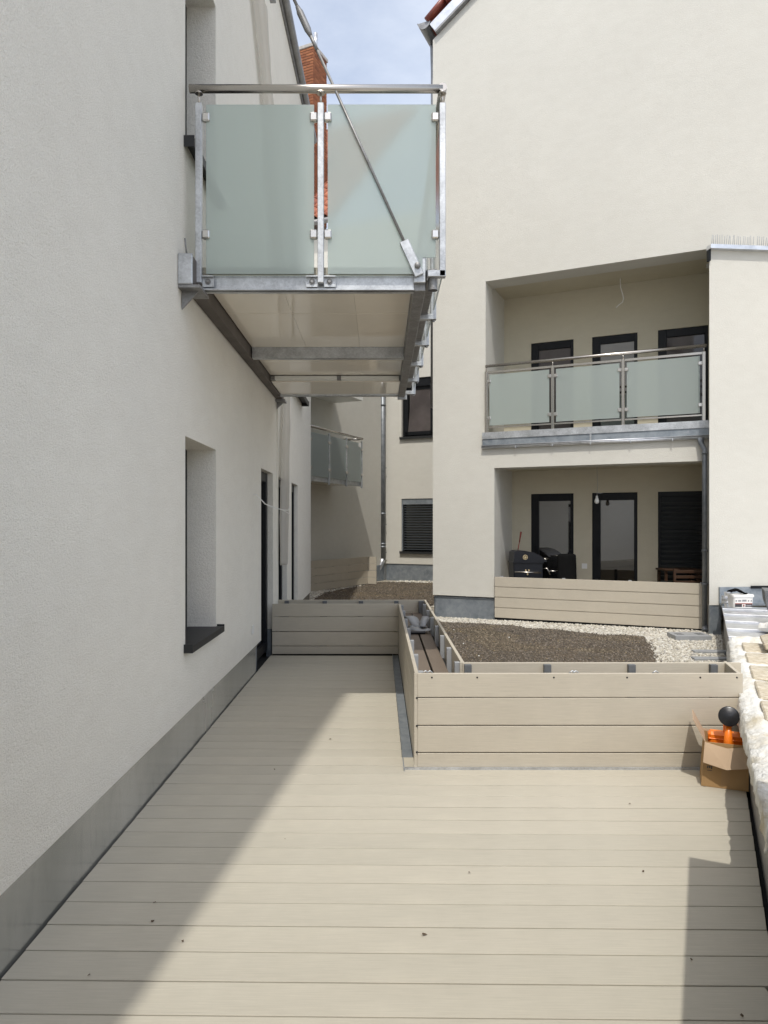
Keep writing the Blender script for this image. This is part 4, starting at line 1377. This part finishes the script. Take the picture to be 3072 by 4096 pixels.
# sandy slabs on it
slab_txt = ["nearest to", "second nearest to", "third nearest to", "fourth nearest to", "farthest from"]
for i, (ta, tb) in enumerate(((.0, .40), (.47, .93), (1.01, 1.45), (1.54, 1.96), (2.04, 2.46))):
    for j in range(2):
        mb = MB()
        off = .045+.012*rng.random()
        FP.box(mb, ta, tb, .442, .461, off+j*.52, off+j*.52+.47, .008)
        o = mb.build("stone_slab", SLABM, loc=FP.p((ta+tb)/2, .45, off+.23+j*.52))
        tag(o, "sandy stone slab on the parapet fleece, %s the camera in the %s row" % (slab_txt[i], ("deck-side", "outer")[j]), "slab", "stone slabs laid on the parapet fleece")
# ridges of fleece pushed up between slabs
mb = MB(); mb.obox(FP.p(1.98, .48, .19), DP, (NP*.9+UP*.30).normalized(), (UP*.9-NP*.30).normalized(), .42, .5, .05, .008)
tag(mb.build("stone_slab", SLABM, loc=FP.p(1.98, .48, .19)), "thick stone slab leaning tilted at the right edge beside the fleece", "slab")
def roll(p0, p1, r, lab):
    mb = MB()
    P0, P1 = V(p0), V(p1)
    d = (P1-P0); ax = d.normalized(); s = ax.cross(UP).normalized(); t = s.cross(ax)
    def f(u, v):
        a = v*2*math.pi
        rr = r*(1+.35*noise.noise(V((u*5+P0.x, math.cos(a)*1.3, math.sin(a)*1.3)))) * (.6+.8*math.sin(math.pi*min(max(u, .06), .94)))
        return P0 + d*u + (s*math.cos(a)*1.3+t*math.sin(a)*.75)*rr
    mb.grid(f, 24, 16)
    return tag(mb.build("fleece_fold", FLEECE, loc=P0), lab, "fleece")
roll(FP.p(2.60, .44, .0), FP.p(2.85, .47, 1.0), .05, "rolled edge of white fleece lying across the far end of the slabs")
roll(FP.p(3.55, .45, .27), FP.p(3.25, .50, .75), .07, "crumpled white fleece bundle beside the dark grey tub on the parapet")
# white bucket with print
BK = V((4.245, 8.36, .426))
bk = thing("bucket", BK, "white plastic bucket with red and black label on the metal-topped parapet", "bucket")
def bucket_pt(w0, w1, d0, d1, z0, z1):
    pass
mb = MB()
lo_ = [(-.145, -.09), (.145, -.09), (.145, .09), (-.145, .09)]
def ring(w, d, z, r=.03):
    pts = []
    for cx, cy, a0 in ((w-r, d-r, 0), (-w+r, d-r, 90), (-w+r, -d+r, 180), (w-r, -d+r, 270)):
        for k in range(4):
            a = math.radians(a0+k*30); pts.append(BK+V((cx+r*math.cos(a), cy+r*math.sin(a), z)))
    return pts
levels = [(.112, .075, 0), (.119, .082, .125), (.128, .09, .128), (.128, .09, .150), (.124, .086, .156)]
R = [[mb.bm.verts.new(p) for p in ring(*lv)] for lv in levels]
for a, b in zip(R[:-1], R[1:]):
    for k in range(16): mb.bm.faces.new([a[k], a[(k+1) % 16], b[(k+1) % 16], b[k]])
mb.bm.faces.new(R[-1]); mb.bm.faces.new(list(reversed(R[0])))
mb.build("body", WHITEPL, bk)
lab = V((0, -.0905, 0))
def decal(x0, x1, z0, z1, m, name, off=.0015):
    def pt(x, z): return BK+V((x, -(.075+.007*z/.125)-off, z))
    mb = MB(); mb.quad(pt(x0, z0), pt(x1, z0), pt(x1, z1), pt(x0, z1)); return mb.build(name, m, bk)
decal(-.10, .10, .012, .05, PRINT, "label_band"); decal(-.10, .10, .046, .056, RED, "label_stripe", .003); decal(-.02, .02, .014, .046, WHITEPL, "label_mark", .003); decal(-.008, .008, .018, .04, RED, "label_mark", .0045)
decal(.03, .09, .022, .036, GREYPRINT, "label_mark", .003)
for x, w_ in ((-.095, .016), (-.065, .035), (-.018, .05), (.048, .016), (.08, .016)):
    decal(x, x+w_, .076, .092 if w_ < .05 else .097, GREYPRINT, "label_mark")
mb = MB(); mb.tube([BK+V((-.132, 0, .14)), BK+V((-.11, -.03, .165)), BK+V((-.05, -.05, .17)), BK+V((.08, -.05, .165)), BK+V((.132, 0, .14))], .004, 6); mb.build("handle", GALV, bk)
mb = MB()
def glove(u, v): return BK+V((-.13+.17*u, -.04+.1*v-.05*u, .175+.05*math.sin(math.pi*min(1, u+.1))*(.6+.4*math.sin(math.pi*v))+.01*noise.noise(V((u*6, v*6, 0)))))
mb.grid(glove, 10, 8); go_ = mb.build("work_glove", BLACKMAT, loc=BK+V((0, 0, .17))); tag(go_, "black work glove lying on the white bucket", "glove"); sm = go_.modifiers.new("t", 'SOLIDIFY'); sm.thickness = .012
mb = MB(); mb.tube([FP.p(5.55, .50, -.03), FP.p(5.55, .50, .12)], .05, 14); mb.box(4.20, 4.245, 8.60, 8.66, .40, .58, .003)
tag(mb.build("metal_offcut", BRIGHT), "short bright galvanised pipe offcut leaning at the wall left of the white bucket", "pipe")
mb = MB(); mb.obox(FP.p(4.72, .43, .62), NP, DP, UP, 1.4, .06, .03, .004); mb.obox(FP.p(4.80, .43, .6), NP, DP, UP, 1.4, .03, .055, .004)
tag(mb.build("metal_profile", BRIGHT), "long bright metal profile lying on the parapet right of the bucket", "profile")
# dark grey mortar tub at the frame edge
mb = MB()
TP = FP.p(3.98, .41, .40)
prof_ = [(0, .10), (.06, .02), (.20, 0), (.40, 0), (.40, .34), (-.06, .34), (-.05, .22)]
mb.prism([TP+NP*(x-.02)+UP*z for x, z in prof_], DP*.42)
tag(mb.build("mortar_tub", GREYBOX, loc=TP), "dark grey tub at the right edge standing on the metal parapet", "tub")

# taller screen wall just outside the frame at the right (throws the shadow on the deck)
tw = thing("side_wall", FP.p(-1.5, 0), "tall grey side wall at the near end of the right parapet", "wall")
mb = MB(); FP.box(mb, -6.0, -1.495, -.2, 1.50, .0, .25, .004); mb.build("wall", GALV_D, tw)
mb = MB(); FP.box(mb, -6.0, -1.48, -.03, .10, -.012, .0); mb.build("base_strip", BLACKPL, tw)

# roof drain box in the gravel
rd = thing("drain_box", (3.35, 8.2, .03), "grey metal drain box half buried in the white gravel", "drain")
mb = MB(); mb.obox((3.50, 8.40, .0), V((1, -.06, 0)).normalized(), V((.06, 1, 0)).normalized(), UP, .42, .30, .085, .004); mb.build("lid", GREYPL, rd)
for k in range(4):
    for x in (3.56, 3.80):
        mb = MB(); mb.box(x+k*.022, x+k*.022+.008, 8.47, 8.60, .085, .0865); mb.build("slot", PRINT, rd)
mb = MB(); mb.obox((3.35, 7.55, .0), V((1, -.06, 0)).normalized(), V((.06, 1, 0)).normalized(), UP, .36, .10, .055, .004); mb.build("lid_edge", GREYPL, rd)
mb = MB(); mb.obox((3.17, 7.15, .0), V((1, -.06, 0)).normalized(), V((.06, 1, 0)).normalized(), UP, .36, .10, .055, .004)
mb.build("lid_edge", GREYPL, rd)

# ================================================================== CARDBOARD BOX WITH ORANGE TOOL
cb0 = V((1.722, 3.805, 0.001)); cbr = V((1.932, 3.717, 0.001))
cxd = (cbr-cb0).normalized(); cyd = V((-cxd.y, cxd.x, 0)); W = (cbr-cb0).length; D_ = .225; H = .238
cb = thing("cardboard_box", cb0, "open brown cardboard box standing between the planter and the right parapet", "box")
def cp0(x, y, z): return cb0 + cxd*x + cyd*y + UP*z
def cp(x, y, z): return cp0(x + .018*(z/H)*(1-x/W), y, z)
mb = MB()
T = .005
mb.obox(cp0(0, 0, 0), cxd, cyd, UP, W, T, H); mb.obox(cp0(0, D_-T, 0), cxd, cyd, UP, W, T, H)
mb.obox(cp0(0, T, 0), cxd, cyd, UP, T, D_-2*T, H); mb.obox(cp0(W-T, T, 0), cxd, cyd, UP, T, D_-2*T, H)
mb.obox(cp0(T, T, 0.001), cxd, cyd, UP, W-2*T, D_-2*T, .004)
for vtx in mb.bm.verts:
    r_ = vtx.co - cb0; xx = r_.dot(cxd)
    vtx.co += cxd*(.018*(r_.z/H)*(1-xx/W))
mb.build("carton", CARD_OUT, cb)
def flap(a, b, up_, ln, name="flap", m=CARD_IN):
    a, b, up_ = V(a), V(b), V(up_).normalized()
    e = (b-a); nn = e.normalized().cross(up_)
    mb = MB(); mb.obox(a, e.normalized(), up_, nn, e.length, ln, .004); return mb.build(name, m, cb)
flap(cp(0, .0, H), cp(0, D_, H), -cxd*.46+UP*.88-cyd*.0, .125)
# front flap hanging down with a crease
mb = MB()
F0, F1, F2 = cp(0, -.004, H), cp(W*.52, -.012, H-.020), cp(W, -.004, H-.004)
G0, G1, G2 = cp(-.002, -.045, H-.098), cp(W*.50, -.066, H-.118), cp(W+.005, -.045, H-.104)
mb.quad(F0, G0, G1, F1); mb.quad(F1, G1, G2, F2)
o = mb.build("flap", CARD_IN, cb); sm = o.modifiers.new("t", 'SOLIDIFY'); sm.thickness = .004
flap(cp(W, 0, H), cp(W, D_, H), cxd*.25+UP*.97, .10)
flap(cp(0, D_, H), cp(W, D_, H), cyd*.12+UP*.99, .012)
mb = MB(); mb.quad(cp(W*.42, -.0008, 0.0), cp(W*.60, -.0008, 0.0), cp(W*.60, -.0008, .15), cp(W*.42, -.0008, .15)); mb.build("tape", mat_simple("packing_tape", (0.33, 0.20, 0.09), .35), cb)
for dx, dz, w_, h_ in ((.022, .098, .006, .014), (.031, .100, .008, .012), (.042, .096, .006, .016), (.024, .086, .024, .003)):
    mb = MB(); mb.quad(cp(dx, -.0009, dz), cp(dx+w_, -.0009, dz), cp(dx+w_, -.0009, dz+h_), cp(dx, -.0009, dz+h_)); mb.build("print_mark", PRINT, cb)
# orange tool
ot = thing("orange_tool", cp(W*.52, .1, .02), "orange plastic tool with black round suction cup standing in the cardboard box", "tool")
mb = MB()
mb.obox(cp0(.038, .10, .03), cxd, cyd, UP, W-.050, .075, .236, .014)
mb.obox(cp0(.040, .097, .226), cxd, cyd, UP, W-.054, .081, .010, .004)
mb.obox(cp0(.050, .096, .10), cxd, cyd, UP, .052, .010, .105, .003); mb.obox(cp0(W-.078, .096, .10), cxd, cyd, UP, .052, .010, .105, .003)
mb.build("body", ORANGE, ot)
mb = MB(); mb.obox(cp0(W*.50, .115, .25), cxd, cyd, UP, .035, .03, .06, .006); mb.build("neck", ORANGE, ot)
sb = cp0(W*.57, .040, .16); stp = cp0(W*.60, .060, .335)
mb = MB(); mb.tube([sb, sb.lerp(stp, .5), stp], [.031, .022, .0135], 18); mb.build("handle", ORANGE, ot)
mb = MB()
ax = (V((-.36, -.90, .26))).normalized()
dc = cp0(W*.60, .045, .374)
mb.lathe(dc - ax*.006, ax, [(.0, -.012), (.02, -.012), (.033, -.004), (.050, .004), (.0525, .010), (.050, .013), (.045, .014), (.032, .019), (.015, .022), (0, .023)], 32)
mb.build("suction_cup", BLACKPL, ot)
mb = MB(); mb.tube([stp-UP*.012, stp+UP*.012], [.024, .022], 16); mb.build("collar", BLACKPL, ot)
mb = MB(); mb.obox(cp0(W-.060, .0945, .165), cxd, cyd, UP, .028, .001, .028); mb.build("sticker", WHITEPL, ot)

# ================================================================== SCATTER (pebbles, soil grains, litter)
NPB = 110000
px_ = rng.uniform(.54, 5.2, NPB); py_ = rng.uniform(4.45, 11.2, NPB)
inside = in_poly(px_+rng.normal(0, .03, NPB), py_+rng.normal(0, .03, NPB), soil_j)
# right limit: parapet face; far limit: pier face / screen
lim_par = ((px_-1.821)*(-.9095)+(py_-3.459)*.4156) > .03
fac = ((px_-.807)*(-NR.x)+(py_-10.758)*(-NR.y)) > .04
scr_ok = ((px_-SA.x)*(-ns.x)+(py_-SA.y)*(-ns.y)) > .0
keep = (~inside) & lim_par & fac & (scr_ok | (px_ < 1.67))
# beyond the pier corner only a band
sel = np.where(keep)[0][:26000]
V0, F0 = ico()
def pebbles(name, x, y, rmin, rmax):
    n = len(x)
    r = rng.uniform(rmin, rmax, n)
    z = np.array([gz(a) for a in y]) + r*.25 - .008
    base = np.array([(.46, .43, .36), (.54, .51, .445), (.36, .325, .26), (.28, .265, .24), (.60, .585, .53)])
    col = base[rng.choice(5, n, p=[.34, .28, .17, .09, .12])]*rng.uniform(.82, 1.12, (n, 1))
    scatter_mesh(name, np.stack([x, y, z], 1), r, col, V0, F0, PEBBLEM, .75)
pebbles("gravel", px_[sel], py_[sel], .006, .019)
# gravel edge along the far screens
nf = 9000
x2 = rng.uniform(-1.7, 2.2, nf); y2 = rng.uniform(12.0, 18.6, nf)
ins2 = in_poly(x2, y2, soil_j)
okq = ((x2-QA.x)*(-nq.x)+(y2-QA.y)*(-nq.y)) > 0.01
oke = ((x2-CR.x)*(-NR.x)+(y2-CR.y)*(-NR.y)) > .03
s2_ = np.where(~ins2 & okq & oke)[0][:2600]
pebbles("gravel", x2[s2_], y2[s2_], .018, .034)
# soil grains
NG = 70000
gx = rng.uniform(-1.2, 3.2, NG); gy_ = np.concatenate([rng.uniform(4.45, 10.2, NG*2//3), rng.uniform(8.1, 18, NG-NG*2//3)])
ins3 = np.where(in_poly(gx+rng.normal(0, .035, NG), gy_+rng.normal(0, .035, NG), soil_j))[0][:34000]
gx, gy2 = gx[ins3], gy_[ins3]
n = len(gx)
rr = rng.uniform(.004, .012, n)*np.where(gy2 > 10, 1.4, 1)
base = np.array([(.105, .089, .070), (.165, .139, .110), (.235, .20, .16), (.065, .054, .043), (.26, .205, .12)])
colg = base[rng.choice(5, n, p=[.32, .36, .16, .14, .02])]*rng.uniform(.8, 1.15, (n, 1))
# mossy patches of paler tone
pat = np.array([noise.noise(V((a*1.1, b*1.6, 4))) for a, b in zip(gx, gy2)])
colg[pat > .25] *= np.array([1.15, 1.12, 1.0])
zz = np.array([gz(b) for b in gy2])+.014+rr*.2
scatter_mesh("soil_grains", np.stack([gx, gy2, zz], 1), rr, colg, OCT_V, OCT_F, GRAINM, .8)
for x, y in ((.95, 8.05), (1.02, 7.3), (1.55, 8.5), (.95, 9.1)):
    mb = MB(); mb.lathe((x, y, gz(y)+.012), UP, [(0, .0), (.006, .003), (.009, .008), (.006, .013), (0, .015)], 8)
    tag(mb.build("white_stone", WHITEPL, loc=(x, y, gz(y))), "small white pebble lying on the brown soil behind the planter", "pebble", "white pebbles on the soil")

# leaf crumbs on the deck
crumbs = [(.152, 2.42, .011), (-.83, 2.62, .007), (-.80, 2.50, .009), (-.66, 2.38, .006), (-.32, 4.62, .011), (-.60, 4.05, .010),
          (.36, 2.85, .006), (1.06, 2.86, .006), (1.25, 3.55, .008), (1.0, 2.28, .005), (1.03, 2.02, .006), (-.42, 3.15, .005), (-.9, 2.2, .006)]
for (x, y, r) in crumbs:
    r *= .8
    mb = MB()
    vs = [mb.bm.verts.new((x+r*math.cos(a)*rng.uniform(.5, 1.3), y+r*math.sin(a)*rng.uniform(.5, 1.2), .002+rng.uniform(0, .006))) for a in np.linspace(0, 5.4, 6)]
    c = mb.bm.verts.new((x, y, .008))
    for k in range(6): mb.bm.faces.new([vs[k], vs[(k+1) % 6], c])
    tag(mb.build("leaf_crumb", mat_simple("dry_leaf", (.10, .07, .045), .9) if 'dry_leaf' not in bpy.data.materials else bpy.data.materials['dry_leaf'], loc=(x, y, .001)),
        "tiny dry brown leaf crumb lying on the deck planks", "crumb", "leaf crumbs on the deck")
print("tiles", cnt, "bricks", nb)
